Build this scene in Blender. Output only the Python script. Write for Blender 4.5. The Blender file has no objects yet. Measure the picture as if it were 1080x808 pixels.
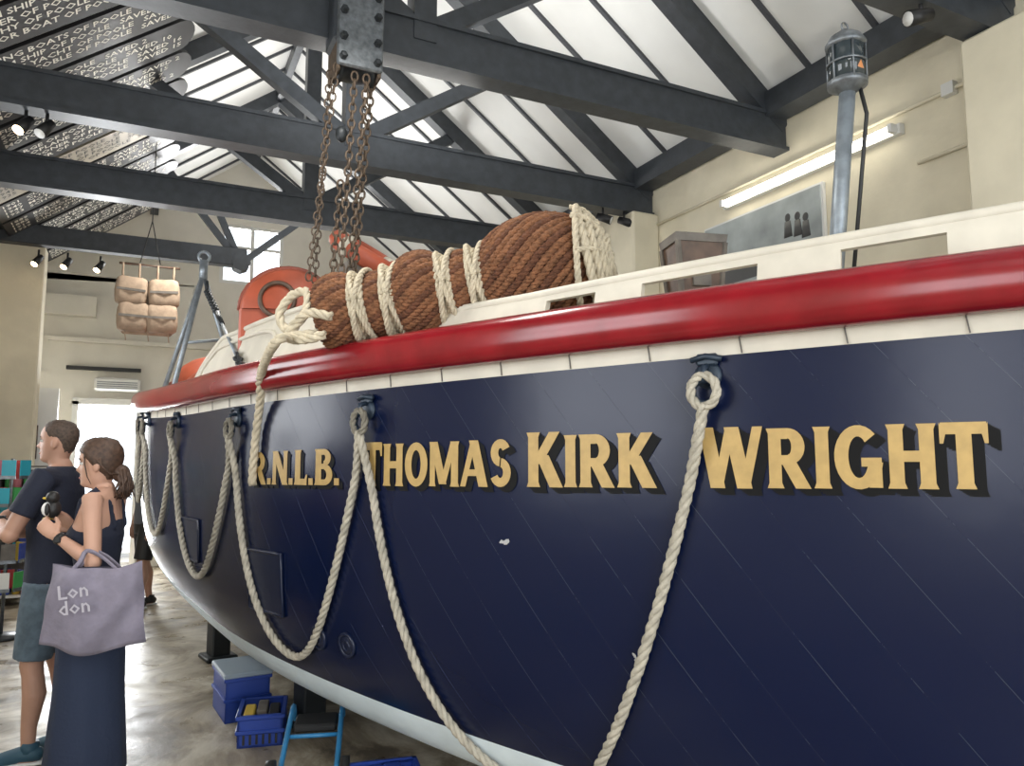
import bpy, math, random
from mathutils import Vector, Matrix
random.seed(4)
D=math.radians
# ---------------------------------------------------------------- materials
def mat(name,col,rough=.6,metal=0.,var=0.,vscale=8.,bump=0.,bscale=40.,emit=0.,col2=None,spec=None):
    m=bpy.data.materials.new(name); m.use_nodes=True
    nt=m.node_tree; b=nt.nodes['Principled BSDF']
    c=(col[0],col[1],col[2],1)
    b.inputs['Base Color'].default_value=c
    b.inputs['Roughness'].default_value=rough; b.inputs['Metallic'].default_value=metal
    if spec is not None: b.inputs['Specular IOR Level'].default_value=spec
    if emit: 
        b.inputs['Emission Color'].default_value=c; b.inputs['Emission Strength'].default_value=emit
    if var or bump:
        tc=nt.nodes.new('ShaderNodeTexCoord')
    if var:
        n=nt.nodes.new('ShaderNodeTexNoise'); n.inputs['Scale'].default_value=vscale; n.inputs['Detail'].default_value=6
        r=nt.nodes.new('ShaderNodeValToRGB')
        d=col2 if col2 else tuple(max(0,x*(1-var)) for x in col)
        r.color_ramp.elements[0].position=.35; r.color_ramp.elements[1].position=.65
        r.color_ramp.elements[0].color=(d[0],d[1],d[2],1); r.color_ramp.elements[1].color=c
        nt.links.new(tc.outputs['Object'],n.inputs['Vector']); nt.links.new(n.outputs['Fac'],r.inputs['Fac']); nt.links.new(r.outputs['Color'],b.inputs['Base Color'])
    if bump:
        n2=nt.nodes.new('ShaderNodeTexNoise'); n2.inputs['Scale'].default_value=bscale; n2.inputs['Detail'].default_value=4
        bp=nt.nodes.new('ShaderNodeBump'); bp.inputs['Strength'].default_value=bump; bp.inputs['Distance'].default_value=.01
        nt.links.new(tc.outputs['Object'],n2.inputs['Vector']); nt.links.new(n2.outputs['Fac'],bp.inputs['Height']); nt.links.new(bp.outputs['Normal'],b.inputs['Normal'])
    return m
M={}
def mk(k,*a,**kw): M[k]=mat(k,*a,**kw); return M[k]
mk('wall_cream',(.72,.66,.51),.8,var=.12,vscale=3,bump=.15,bscale=25)
mk('wall_white',(.70,.67,.60),.8,var=.08,vscale=3,bump=.1)
mk('ceiling_white',(.77,.78,.77),.7,var=.08,vscale=2)
mk('truss_grey',(.045,.052,.062),.45,var=.3,vscale=12,bump=.1)
mk('batten_grey',(.06,.065,.075),.5)
mk('board_black',(.018,.018,.02),.45)
mk('board_cream',(.40,.36,.29),.4)
mk('board_text',(.85,.83,.74),.6)
mk('red_paint',(.24,.008,.014),.20,var=.3,vscale=6)
mk('white_paint',(.62,.58,.49),.5,var=.14,vscale=7)
mk('bottom_paint',(.72,.82,.88),.5,var=.1,vscale=7)
mk('seam_dark',(.12,.11,.10),.8)
mk('gold',(.45,.30,.105),.5,var=.15,vscale=30)
mk('letter_black',(.0015,.0015,.002),.6,spec=.2)
mk('iron_black',(.02,.024,.028),.45,.3)
mk('iron_blue',(.02,.034,.055),.45,.2)
mk('steel',(.22,.24,.26),.45,.7,var=.4,vscale=30)
mk('galv',(.30,.34,.38),.45,.5,var=.3,vscale=20)
mk('rust_chain',(.14,.10,.07),.6,.4,var=.5,vscale=40)
mk('rope_grey',(.48,.44,.36),.9,bump=.6,bscale=150,var=.3,vscale=25)
mk('rope_cream',(.62,.54,.40),.9,bump=.6,bscale=150,var=.25,vscale=25)
mk('coir',(.27,.115,.052),.95,bump=.8,bscale=160,var=.45,vscale=40)
mk('coir_dark',(.16,.062,.03),.95,bump=.8,bscale=160,var=.45,vscale=40)
mk('orange',(.42,.085,.04),.5,var=.3,vscale=6)
mk('orange_dk',(.26,.06,.035),.5,var=.3,vscale=6)
mk('wood_dark',(.12,.07,.045),.5,var=.5,vscale=14)
mk('wood_grey',(.16,.14,.12),.6,var=.4,vscale=14)
mk('canvas_tan',(.38,.28,.20),.9,var=.25,vscale=14,bump=.3)
mk('tube_light',(1,.95,.82),.4,emit=7)
mk('lamp_warm',(1,.75,.45),.4,emit=14)
mk('plastic_white',(.68,.68,.66),.4)
mk('crate_blue',(.012,.045,.28),.4)
mk('trolley_blue',(.03,.20,.42),.35)
mk('box_clear',(.30,.36,.42),.25)
mk('yellow',(.6,.42,.06),.5)
mk('black',(.012,.012,.013),.5)
mk('photo_grey',(.42,.46,.46),.4,var=.4,vscale=3)
mk('photo_dark',(.06,.06,.06),.5)
mk('green',(.05,.3,.08),.6); mk('teal',(.03,.33,.42),.5); mk('redcloth',(.5,.05,.05),.7); mk('pink',(.6,.2,.25),.7)
mk('glassy',(.03,.04,.045),.08)
mk('amber',(.55,.22,.08),.3)
mk('panel_navy',(.004,.009,.032),.35)
mk('skin_f',(.52,.30,.215),.55,var=.1,vscale=10); mk('skin_m',(.46,.26,.185),.55,var=.1,vscale=10)
mk('hair_brown',(.085,.045,.028),.6,var=.5,vscale=60); mk('hair_short',(.09,.06,.045),.7,var=.5,vscale=80)
mk('cloth_navy',(.012,.016,.034),.85,bump=.3,bscale=60); mk('cloth_skirt',(.016,.026,.058),.85,bump=.3,bscale=60)
mk('denim',(.10,.14,.18),.9,var=.3,vscale=25,bump=.3); mk('tote',(.225,.205,.265),.9,var=.15,vscale=20,bump=.3)
mk('shirt_grey',(.12,.13,.15),.85); mk('eye_white',(.7,.68,.65),.3); mk('eye_dark',(.03,.02,.015),.3); mk('lips',(.42,.14,.11),.5)
mk('shoe_teal',(.02,.07,.11),.6); mk('white',(.7,.7,.7),.6); mk('bag_print',(.42,.40,.45),.8)

# ---------------------------------------------------------------- mesh builder
class MB:
    def __init__(s): s.v=[];s.f=[];s.m=[];s.sm=[];s.mats=[];s.T=Matrix.Identity(4)
    def mi(s,k):
        if k not in s.mats: s.mats.append(k)
        return s.mats.index(k)
    def add(s,vs,fs,k,smooth=False):
        o=len(s.v); s.v+=[tuple(s.T@Vector(p)) for p in vs]; i=s.mi(k)
        for f in fs: s.f.append([a+o for a in f]); s.m.append(i); s.sm.append(smooth)
    def box(s,c,d,k,R=None,bev=0.0):
        x,y,z=[a/2 for a in d]; R=R or Matrix.Identity(3); c=Vector(c)
        if bev<=0:
            vs=[c+R@Vector((sx*x,sy*y,sz*z)) for sx in(-1,1) for sy in(-1,1) for sz in(-1,1)]
            s.add(vs,[(0,1,3,2),(4,6,7,5),(0,4,5,1),(2,3,7,6),(0,2,6,4),(1,5,7,3)],k); return
        bev=min(bev,x*.9,y*.9,z*.9)
        def oct(ix,zz):
            X=x-ix;Yy=y-ix;b=max(bev-ix*.5,.2*bev)
            return [(X,-Yy+b,zz),(X,Yy-b,zz),(X-b,Yy,zz),(-X+b,Yy,zz),(-X,Yy-b,zz),(-X,-Yy+b,zz),(-X+b,-Yy,zz),(X-b,-Yy,zz)]
        L=[oct(bev,-z),oct(0,-z+bev),oct(0,z-bev),oct(bev,z)]
        vs=[c+R@Vector(p) for r in L for p in r]; fs=[]
        for i in range(3):
            for j in range(8): fs.append((i*8+j,i*8+(j+1)%8,i*8+8+(j+1)%8,i*8+8+j))
        fs.append(tuple(range(7,-1,-1))); fs.append(tuple(range(24,32)))
        s.add(vs,fs,k)
    def beam(s,p0,p1,w,h,k,up=(0,0,1),bev=0.):
        p0=Vector(p0);p1=Vector(p1);d=p1-p0;L=d.length;d.normalize();up=Vector(up)
        if abs(d.dot(up))>.98: up=Vector((0,1,0))
        y=up.cross(d).normalized();z=d.cross(y)
        R=Matrix((d,y,z)).transposed(); s.box((p0+p1)/2,(L,w,h),k,R,bev)
    def tube(s,pts,r,k,n=8,closed=False,cap=True,round_=False,sq=(1,1),up=None):
        pts=[Vector(p) for p in pts]; N=len(pts)
        rr=list(r) if isinstance(r,(list,tuple)) else [r]*N
        if round_ and not closed:
            d0=(pts[0]-pts[1]).normalized();d1=(pts[-1]-pts[-2]).normalized()
            pre=[(pts[0]+d0*rr[0]*.9,rr[0]*.3),(pts[0]+d0*rr[0]*.6,rr[0]*.78)]
            post=[(pts[-1]+d1*rr[-1]*.6,rr[-1]*.78),(pts[-1]+d1*rr[-1]*.9,rr[-1]*.3)]
            pts=[a for a,_ in pre]+pts+[a for a,_ in post]; rr=[a for _,a in pre]+list(rr)+[a for _,a in post]; N=len(pts)
        t=[]
        for i in range(N):
            if closed: d=pts[(i+1)%N]-pts[i-1]
            else: d=pts[min(i+1,N-1)]-pts[max(i-1,0)]
            t.append(d.normalized() if d.length>1e-9 else Vector((0,0,1)))
        a=Vector(up) if up else (Vector((0,0,1)) if abs(t[0].z)<.9 else Vector((1,0,0)))
        nrm=(a-t[0]*a.dot(t[0])).normalized(); vs=[]
        for i in range(N):
            if up: nrm=Vector(up)
            q=nrm-t[i]*nrm.dot(t[i]); nrm=q.normalized() if q.length>1e-6 else nrm
            b=t[i].cross(nrm)
            for j in range(n):
                an=2*math.pi*j/n; vs.append(pts[i]+nrm*math.cos(an)*rr[i]*sq[0]+b*math.sin(an)*rr[i]*sq[1])
        fs=[]
        for i in range(N if closed else N-1):
            i2=(i+1)%N
            for j in range(n): fs.append((i*n+j,i*n+(j+1)%n,i2*n+(j+1)%n,i2*n+j))
        if cap and not closed: fs.append(tuple(range(n-1,-1,-1))); fs.append(tuple((N-1)*n+j for j in range(n)))
        s.add(vs,fs,k,True)
    def rope(s,pts,r,k,pitch=None,n=6,closed=False):
        pts=resample(pts,max(r*.9,.012)); pitch=pitch or r*6.5; N=len(pts)
        t=[(pts[min(i+1,N-1)]-pts[max(i-1,0)]).normalized() for i in range(N)]
        a=Vector((0,0,1)) if abs(t[0].z)<.9 else Vector((1,0,0))
        nrm=(a-t[0]*a.dot(t[0])).normalized(); st=[[],[],[]]; L=0
        for i in range(N):
            if i: L+=(pts[i]-pts[i-1]).length
            nrm=(nrm-t[i]*nrm.dot(t[i])).normalized(); b=t[i].cross(nrm)
            for q in range(3):
                an=2*math.pi*(q/3+L/pitch); st[q].append(pts[i]+(nrm*math.cos(an)+b*math.sin(an))*r*.48)
        for q in st: s.tube(q,r*.56,k,n)
    def sphere(s,c,r,k,nu=16,nv=10,R=None):
        r=r if isinstance(r,(tuple,list)) else (r,r,r);c=Vector(c);R=R or Matrix.Identity(3);vs=[c+R@Vector((0,0,-r[2]))]
        for i in range(1,nv):
            ph=math.pi*i/nv-math.pi/2
            for j in range(nu):
                th=2*math.pi*j/nu; vs.append(c+R@Vector((r[0]*math.cos(ph)*math.cos(th),r[1]*math.cos(ph)*math.sin(th),r[2]*math.sin(ph))))
        vs.append(c+R@Vector((0,0,r[2]))); fs=[]
        for j in range(nu): fs.append((0,1+(j+1)%nu,1+j)); fs.append((len(vs)-1,len(vs)-1-nu+j,len(vs)-1-nu+(j+1)%nu))
        for i in range(nv-2):
            for j in range(nu): fs.append((1+i*nu+j,1+i*nu+(j+1)%nu,1+(i+1)*nu+(j+1)%nu,1+(i+1)*nu+j))
        s.add(vs,fs,k,True)
    def lathe(s,prof,c,k,n=24,R=None,smooth=True):
        c=Vector(c);R=R or Matrix.Identity(3); vs=[]
        for (r,z) in prof:
            for j in range(n):
                a=2*math.pi*j/n; vs.append(c+R@Vector((r*math.cos(a),r*math.sin(a),z)))
        fs=[]
        for i in range(len(prof)-1):
            for j in range(n): fs.append((i*n+j,i*n+(j+1)%n,i*n+n+(j+1)%n,i*n+n+j))
        fs.append(tuple(range(n-1,-1,-1))); fs.append(tuple((len(prof)-1)*n+j for j in range(n)))
        s.add(vs,fs,k,smooth)
    def torus(s,c,R1,r,k,R=None,n=24,m=8,sq=(1,1)):
        R=R or Matrix.Identity(3);c=Vector(c)
        s.tube([c+R@Vector((R1*sq[0]*math.cos(2*math.pi*i/n),R1*sq[1]*math.sin(2*math.pi*i/n),0)) for i in range(n)],r,k,m,closed=True)
    def loft(s,secs,k,n=28,e=1.0):
        vs=[]
        for (cx,cy,z,rx,ry) in secs:
            for j in range(n):
                a=2*math.pi*j/n; ca=math.copysign(abs(math.cos(a))**e,math.cos(a)); sa=math.copysign(abs(math.sin(a))**e,math.sin(a))
                vs.append((cx+rx*ca,cy+ry*sa,z))
        fs=[]
        for i in range(len(secs)-1):
            for j in range(n): fs.append((i*n+j,i*n+(j+1)%n,i*n+n+(j+1)%n,i*n+n+j))
        fs.append(tuple(range(n-1,-1,-1))); fs.append(tuple((len(secs)-1)*n+j for j in range(n)))
        s.add(vs,fs,k,True)
    def obj(s,name,parent=None):
        me=bpy.data.meshes.new(name); me.from_pydata([tuple(p) for p in s.v],[],s.f)
        for k in s.mats: me.materials.append(M[k])
        me.polygons.foreach_set('material_index',s.m); me.polygons.foreach_set('use_smooth',s.sm); me.update()
        o=bpy.data.objects.new(name,me); bpy.context.collection.objects.link(o)
        if parent: o.parent=parent
        return o
def empty(name):
    o=bpy.data.objects.new(name,None); bpy.context.collection.objects.link(o); return o
def resample(pts,step):
    pts=[Vector(p) for p in pts]; out=[]
    P=[pts[0]*2-pts[1]]+pts+[pts[-1]*2-pts[-2]]
    for i in range(1,len(P)-2):
        a,b,c,d=P[i-1],P[i],P[i+1],P[i+2]; n=max(2,int((c-b).length/step)+1)
        for j in range(n):
            t=j/n; out.append(.5*((2*b)+(c-a)*t+(2*a-5*b+4*c-d)*t*t+(3*b-a-3*c+d)*t**3))
    out.append(pts[-1]); return out
def rotz(a): return Matrix.Rotation(a,3,'Z')

# ---------------------------------------------------------------- camera
cd=bpy.data.cameras.new('camera'); co=bpy.data.objects.new('camera',cd); bpy.context.collection.objects.link(co)
cd.lens=800/1080*36; cd.sensor_width=36; cd.clip_start=.05
yw=D(26);pt=D(6.1)
fw=Vector((math.sin(yw)*math.cos(pt),math.cos(yw)*math.cos(pt),math.sin(pt)))
co.location=(0,0,1.55); co.rotation_euler=fw.to_track_quat('-Z','Y').to_euler(); bpy.context.scene.camera=co

# ---------------------------------------------------------------- room
XL,XR,YF,YN=-1.75,4.6,13.0,-4.0; ZW=4.40; RX=1.5; SL=.75
ZR=ZW+(XR-RX)*SL
def roofz(x): return ZR-abs(x-RX)*SL
fm=bpy.data.materials.new('floor_concrete'); fm.use_nodes=True; nt=fm.node_tree; bs=nt.nodes['Principled BSDF']
tc=nt.nodes.new('ShaderNodeTexCoord'); n1=nt.nodes.new('ShaderNodeTexNoise'); n1.inputs['Scale'].default_value=1.1; n1.inputs['Detail'].default_value=10; n1.inputs['Roughness'].default_value=.68
n1.inputs['Distortion'].default_value=1.6
rp=nt.nodes.new('ShaderNodeValToRGB'); e=rp.color_ramp.elements; e[0].position=.40;e[0].color=(.12,.095,.068,1);e[1].position=.62;e[1].color=(.54,.49,.40,1); x=e.new(.5);x.color=(.30,.25,.18,1)
nt.links.new(tc.outputs['Object'],n1.inputs['Vector']);nt.links.new(n1.outputs['Fac'],rp.inputs['Fac']);nt.links.new(rp.outputs['Color'],bs.inputs['Base Color'])
n2=nt.nodes.new('ShaderNodeTexNoise');n2.inputs['Scale'].default_value=4;n2.inputs['Detail'].default_value=6
mr=nt.nodes.new('ShaderNodeMapRange');mr.inputs['From Min'].default_value=.3;mr.inputs['From Max'].default_value=.7;mr.inputs['To Min'].default_value=.2;mr.inputs['To Max'].default_value=.6
nt.links.new(tc.outputs['Object'],n2.inputs['Vector']);nt.links.new(n2.outputs['Fac'],mr.inputs['Value']);nt.links.new(mr.outputs['Result'],bs.inputs['Roughness'])
bp=nt.nodes.new('ShaderNodeBump');bp.inputs['Strength'].default_value=.35;bp.inputs['Distance'].default_value=.02;nt.links.new(n1.outputs['Fac'],bp.inputs['Height']);nt.links.new(bp.outputs['Normal'],bs.inputs['Normal'])
M['floor']=fm
m=MB(); m.box(((XL+XR)/2,4.5,-.05),(XR-XL+.4,YF+4.4+4,.1),'floor'); m.obj('floor')
m=MB(); m.box((XR+.1,(YF+YN)/2,ZW/2),(.2,YF-YN+.2,ZW),'wall_cream'); m.obj('wall_right')
m=MB()
def wall_holes(m,plane,c,a0,a1,z0,z1,holes,k,t=.2):
    xs=sorted(set([a0,a1]+[h[0] for h in holes]+[h[1] for h in holes]))
    for i in range(len(xs)-1):
        s0,s1=xs[i],xs[i+1]; hz=sorted([(h[2],h[3]) for h in holes if h[0]<=s0+1e-6 and h[1]>=s1-1e-6]); z=z0
        for (b0,b1) in hz+[(z1,z1)]:
            if b0>z+1e-4:
                if plane=='x': m.box((c,(s0+s1)/2,(z+b0)/2),(t,s1-s0,b0-z),k)
                else: m.box(((s0+s1)/2,c,(z+b0)/2),(s1-s0,t,b0-z),k)
            z=max(z,b1)
LW=[(-2.5,-.8,1.2,3.2),(1.2,2.9,1.4,3.3),(5.2,6.9,1.4,3.3)]
wall_holes(m,'x',XL-.1,YN,YF+.1,0,ZW,LW,'wall_cream'); m.obj('wall_left')
m=MB()
wx0,wx1,wz0,wz1=1.02,2.02,4.5,5.5
wall_holes(m,'y',YF+.1,XL-.2,XR+.2,0,ZW,[(-.86,-.08,0,2.42)],'wall_white')
def gable(m,y,k,t=.2):
    def poly(pl):
        n=len(pl); vs=[(x,y,z) for x,z in pl]+[(x,y+t,z) for x,z in pl]
        fs=[tuple(range(n)),tuple(range(2*n-1,n-1,-1))]+[(i,(i+1)%n,n+(i+1)%n,n+i) for i in range(n)]
        m.add(vs,fs,k)
    poly([(XL,ZW),(wx0,ZW),(wx0,roofz(wx0))]+[(XL,roofz(XL))])
    poly([(wx1,ZW),(XR,ZW),(wx1,roofz(wx1))])
    poly([(wx0,ZW),(wx1,ZW),(wx1,wz0),(wx0,wz0)])
    poly([(wx0,wz1),(wx1,wz1),(wx1,roofz(wx1)),(RX,ZR),(wx0,roofz(wx0))])
gable(m,YF,'wall_white'); m.obj('wall_far')
m=MB(); wall_holes(m,'y',YN-.1,XL-.2,XR+.2,0,ZW,[(-.9,3.9,0,3.7)],'wall_cream'); m.obj('wall_near')
m=MB()
for xx in (wx0+.03,(wx0+wx1)/2,wx1-.03): m.box((xx,YF+.05,(wz0+wz1)/2),(.06,.08,wz1-wz0),'plastic_white')
for zz in (wz0+.03,wz1-.03,wz0+.62): m.box(((wx0+wx1)/2,YF+.05,zz),(wx1-wx0,.07,.05),'plastic_white')
m.obj('window_1')
m=MB()
for xx in (-.90,-.04): m.box((xx,YF-.06,1.24),(.08,.1,2.48),'plastic_white')
m.box((-.47,YF-.06,2.48),(.94,.1,.1),'plastic_white'); m.obj('door_1')
for i,h in enumerate(LW):
    m=MB()
    for yy in (h[0]+.03,(h[0]+h[1])/2,h[1]-.03): m.box((XL-.08,yy,(h[2]+h[3])/2),(.06,.06,h[3]-h[2]),'plastic_white')
    for zz in (h[2]+.03,(h[2]+h[3])/2,h[3]-.03): m.box((XL-.08,(h[0]+h[1])/2,zz),(.05,h[1]-h[0],.06),'plastic_white')
    m.obj('window_%d'%(i+2))
m=MB()
for sx,x1 in ((1,XR+.2),(-1,XL-.2)):
    vs=[(RX,YN-.2,ZR),(RX,YF+.2,ZR),(x1,YF+.2,roofz(x1)),(x1,YN-.2,roofz(x1))]
    vs+=[(a,b,c+.12) for a,b,c in vs]
    m.add(vs,[(0,1,2,3),(7,6,5,4),(0,4,5,1),(1,5,6,2),(2,6,7,3),(3,7,4,0)],'ceiling_white')
m.obj('ceiling')
TY=[.8,2.6,4.4,6.2,8.0]
ZT=4.22
ALLT=TY+[10.45]
for i,ty in enumerate(ALLT):
    m=MB()
    full=(ty<10)
    if full:
        m.beam((XL,ty,ZT),(XR,ty,ZT),.13,.29,'truss_grey',bev=.012)
        m.beam((XL,ty,ZT+.135),(XR,ty,ZT+.135),.17,.03,'truss_grey'); m.beam((XL,ty,ZT-.135),(XR,ty,ZT-.135),.17,.03,'truss_grey')
    else: m.beam((XL,ty,ZT+.05),(1.15,ty,ZT+.05),.16,.24,'truss_grey',bev=.012)
    for x1 in (XL,XR):
        zz=roofz(x1)-.11
        m.beam((x1,ty,zz),(RX,ty,ZR-.11),.14,.17,'truss_grey')
    if full:
        m.beam((RX,ty,ZT),(RX,ty,ZR-.15),.15,.15,'truss_grey')
        for sg in (-1,1):
            xm=RX+sg*1.6; m.beam((RX+sg*.05,ty+.0,ZT+.1),(xm,ty,roofz(xm)-.18),.10,.12,'truss_grey')
    else:
        c=Vector((1.08,ty,ZT-.02))
        for dx,dz in ((-.9,1.1),(.95,.85),(-.45,1.0)):
            m.beam(c,c+Vector((dx,0,dz)),.07,.08,'truss_grey')
        m.lathe([(.02,-.1),(.12,-.1),(.12,.1),(.02,.1)],c,'truss_grey',8,Matrix.Rotation(D(90),3,'X'),False)
    m.obj('roof_truss')
m=MB()
m.beam((XR-.13,YN,ZW+.02),(XR-.13,YF,ZW+.02),.2,.2,'truss_grey')
m.beam((XL+.13,YN,ZW-.02),(XL+.13,YF,ZW-.02),.2,.2,'truss_grey')
m.beam((RX,YN,ZR-.1),(RX,YF,ZR-.1),.08,.18,'truss_grey')
for xp in (.02,): m.beam((xp,YN,roofz(xp)-.07),(xp,YF,roofz(xp)-.07),.12,.12,'truss_grey')
m.obj('trim_purlins')
m=MB()
y=YN+.3
while y<YF:
    if min(abs(y-t) for t in ALLT)>.12:
        for x1 in (XL,XR): m.beam((x1,y,roofz(x1)-.015),(RX,y,ZR-.015),.035,.035,'batten_grey')
    y+=.585
m.obj('trim_rafters')
m=MB()
for ty in (2.43,6.2): m.box((XR-.16,ty+.05,2.03),(.32,.42,4.06),'wall_cream',bev=.02)
m.obj('trim_piers_right')
m=MB(); m.box((XL+.3,10.7,2.1),(.6,.35,4.17),'wall_cream',bev=.02); m.obj('trim_pier_left')
m=MB(); m.tube([(XR-.02,6.2,3.95),(XR-.02,1.5,3.95)],.014,'wall_cream',8); m.tube([(XR-.02,3.2,3.55),(XR-.02,1.5,3.55)],.014,'wall_cream',8)
m.box((XR-.03,2.95,3.95),(.05,.08,.08),'plastic_white'); m.obj('electrical_conduit')
m=MB()
m.box((XR-.03,4.17,3.83),(.05,1.75,.07),'plastic_white'); m.tube([(XR-.085,3.34,3.83),(XR-.085,5.0,3.83)],.026,'tube_light',12)
for yy in (3.33,5.01): m.box((XR-.07,yy,3.83),(.09,.03,.06),'plastic_white')
m.obj('fluorescent_tube_light')
m=MB(); m.box((XR-.02,4.65,3.38),(.03,1.35,.62),'plastic_white'); m.box((XR-.04,4.65,3.38),(.012,1.31,.58),'photo_grey')
for yy,h in ((4.22,.22),(4.32,.25),(4.14,.16)):
    m.sphere((XR-.047,yy,3.38+h/2),(.004,.03,.035),'photo_dark',10,6); m.tube([(XR-.047,yy,3.22+h/2),(XR-.047,yy,3.35+h/2)],[.045,.03],'photo_dark',8,sq=(.1,1),up=(1,0,0))
m.box((XR-.047,4.65,3.17),(.004,1.2,.12),'photo_dark')
m.obj('framed_photograph')
m=MB(); m.box((-.55,YF-.05,2.98),(1.0,.12,.05),'black'); m.box((-1.2,YF-.1,3.9),(1.0,.2,.3),'wall_white'); m.box((.2,YF-.06,3.4),(3,.1,.06),'wall_white'); m.obj('trim_far_ledge')
m=MB(); m.box((-.36,YF-.12,2.74),(.62,.2,.2),'plastic_white',bev=.03)
for i in range(4): m.box((-.36,YF-.225,2.68+.03*i),(.54,.006,.01),'steel')
m.obj('air_conditioner')

def text_mesh(body,size=1,sp=1.0):
    cu=bpy.data.curves.new('t','FONT'); cu.body=body; cu.size=size; cu.space_line=sp; cu.resolution_u=1; cu.align_x='LEFT'; cu.offset=size*.012
    o=bpy.data.objects.new('t',cu); bpy.context.collection.objects.link(o)
    dg=bpy.context.evaluated_depsgraph_get(); me=bpy.data.meshes.new_from_object(o.evaluated_get(dg))
    vs=[tuple(v.co) for v in me.vertices]; fs=[tuple(p.vertices) for p in me.polygons]
    bpy.data.objects.remove(o); return vs,fs
names=["STEAM SHIP","FISHING BOATS","SAILING YACHT","MOTOR BOAT","BARGE","CUTTER","SCHOONER","FISHING COBLE","AEROPLANE","DINGHY"]
def board_text(rows):
    return "\n".join("%d  %s OF POOLE   SAVED %d"%(1880+random.randint(0,80),random.choice(names),random.randint(1,19)) for i in range(rows))
m=MB()
ang=math.atan(SL)
def slope_frame(x,y,off):
    ux=Vector((math.cos(ang),0,math.sin(ang))); n=Vector((math.sin(ang),0,-math.cos(ang))); uy=n.cross(ux)
    T=Matrix((ux,uy,n)).transposed().to_4x4(); T.translation=Vector((x,y,roofz(x)))+n*off; return T
yb=.2; idx=0
while yb<12.2:
    T=slope_frame(XL+.12,yb,.19); m.T=T
    W=.52; Lb=2.05; k='board_black' if idx%6!=3 else 'board_cream'; kt='board_text' if k=='board_black' else 'photo_dark'
    pl=[(0,-W/2),(Lb,-W/2)]+[(Lb+.16*math.sin(a),-W/2*math.cos(a)) for a in [math.pi*i/10 for i in range(1,10)]]+[(Lb,W/2),(0,W/2)]
    n=len(pl); vs=[(x,y,.0) for x,y in pl]+[(x,y,.03) for x,y in pl]
    m.add(vs,[tuple(range(n-1,-1,-1)),tuple(range(n,2*n))]+[(i,(i+1)%n,n+(i+1)%n,n+i) for i in range(n)],k)
    tv,tf=text_mesh(board_text(4),.105,1.0)
    xm=max(v[0] for v in tv); sc=min(1.0,2.05/xm)
    m.T=T@Matrix.Translation((.06,W/2-.11,.034)); m.add([(v[0]*sc,v[1],0) for v in tv],tf,kt)
    yb+=.585; idx+=1
m.obj('honour_boards')

def spot(p,d,lit,name='spotlight'):
    m=MB(); p=Vector(p); d=Vector(d).normalized()
    m.tube([p+Vector((0,0,.12)),p],.012,'black',8); m.tube([p-d*.06,p+d*.09],[.035,.045],'black',12)
    m.tube([p+d*.085,p+d*.093],.038,'lamp_warm' if lit else 'plastic_white',12); m.obj(name)
for (x,y,l) in ((-1.15,6.2,1),(-.85,6.2,1),(-.72,6.2,0),(-1.2,10.4,1),(-.9,10.4,1),(-.55,10.4,1)):
    spot((x,y,ZT-.25),(-.4,-.5,-.8),l)
for (x,y,l) in ((4.0,6.15,0),(4.25,6.15,0)): spot((x,y,ZT-.25),(.5,-.5,-.3),l)
spot((3.75,2.55,4.0),(-.8,.2,-.25),0)
# ---------------------------------------------------------------- boat
th=D(11); A=Vector((math.sin(th),-math.cos(th),0)); S=Vector((-math.cos(th),-math.sin(th),0)); O=Vector((1.76,5.2,0)); HL=4.875
def bw(u):
    u=max(-1,min(1,u)); return 1.4*(1-u**1.8) if u>0 else 1.4*(max(0,1-abs(u)**3.6))**.85
def zs(u): return 1.94+(.3*u*u if u<0 else .05*u*u)
def zp(u): return .60-.31*u+.1*u*u
def zb(u): return zp(u)-.28+.1*max(0,-u)**3
def hp(u,z,side=1,off=0.):
    n=6.0-3.0*abs(u)**1.3
    q=(zs(u)-z)/(zs(u)-zb(u)); q=min(max(q,0),1)
    w=(bw(u)*(1-q**n)**(1/n))
    p=O+A*(u*HL)+S*(w*side); p.z=z
    if off: 
        N=hn(u,z,side); p=p+N*off
    return p
def hn(u,z,side=1):
    e=.004
    a=hp(min(u+e,1),z,side)-hp(max(u-e,-1),z,side); zz=min(max(z,zb(u)+.03),zs(u)-.03); b=hp(u,zz+.02,side)-hp(u,zz-.02,side)
    n=a.cross(b); n.normalize()
    if n.dot(S*side)<0: n=-n
    return n
tab=[];s_=0;pr=None;u=-1.0
while u<=1.0001:
    p=hp(u,1.6); 
    if pr: s_+=(p-pr).length
    pr=p; tab.append((u,s_)); u+=.005
def s_of(u):
    for i in range(len(tab)-1):
        if tab[i+1][0]>=u: t=(u-tab[i][0])/.005; return tab[i][1]*(1-t)+tab[i+1][1]*t
    return tab[-1][1]
def u_of(s):
    for i in range(len(tab)-1):
        if tab[i+1][1]>=s: t=(s-tab[i][1])/(tab[i+1][1]-tab[i][1]); return tab[i][0]+.005*t
    return 1.
hm=bpy.data.materials.new('hull_navy'); hm.use_nodes=True; nt=hm.node_tree; bs=nt.nodes['Principled BSDF']
uv=nt.nodes.new('ShaderNodeUVMap'); sp=nt.nodes.new('ShaderNodeSeparateXYZ'); nt.links.new(uv.outputs['UV'],sp.inputs[0])
def math_(op,a,b=None,c=None):
    n=nt.nodes.new('ShaderNodeMath'); n.operation=op
    for i,x in enumerate((a,b,c)):
        if x is None: continue
        if hasattr(x,'links'): nt.links.new(x,n.inputs[i])
        else: n.inputs[i].default_value=x
    return n.outputs[0]
d1=math_('MULTIPLY_ADD',sp.outputs['Y'],.8,sp.outputs['X'])
fr=math_('FRACT',math_('MULTIPLY',d1,1/.235))
seam=math_('LESS_THAN',fr,.010)
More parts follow.
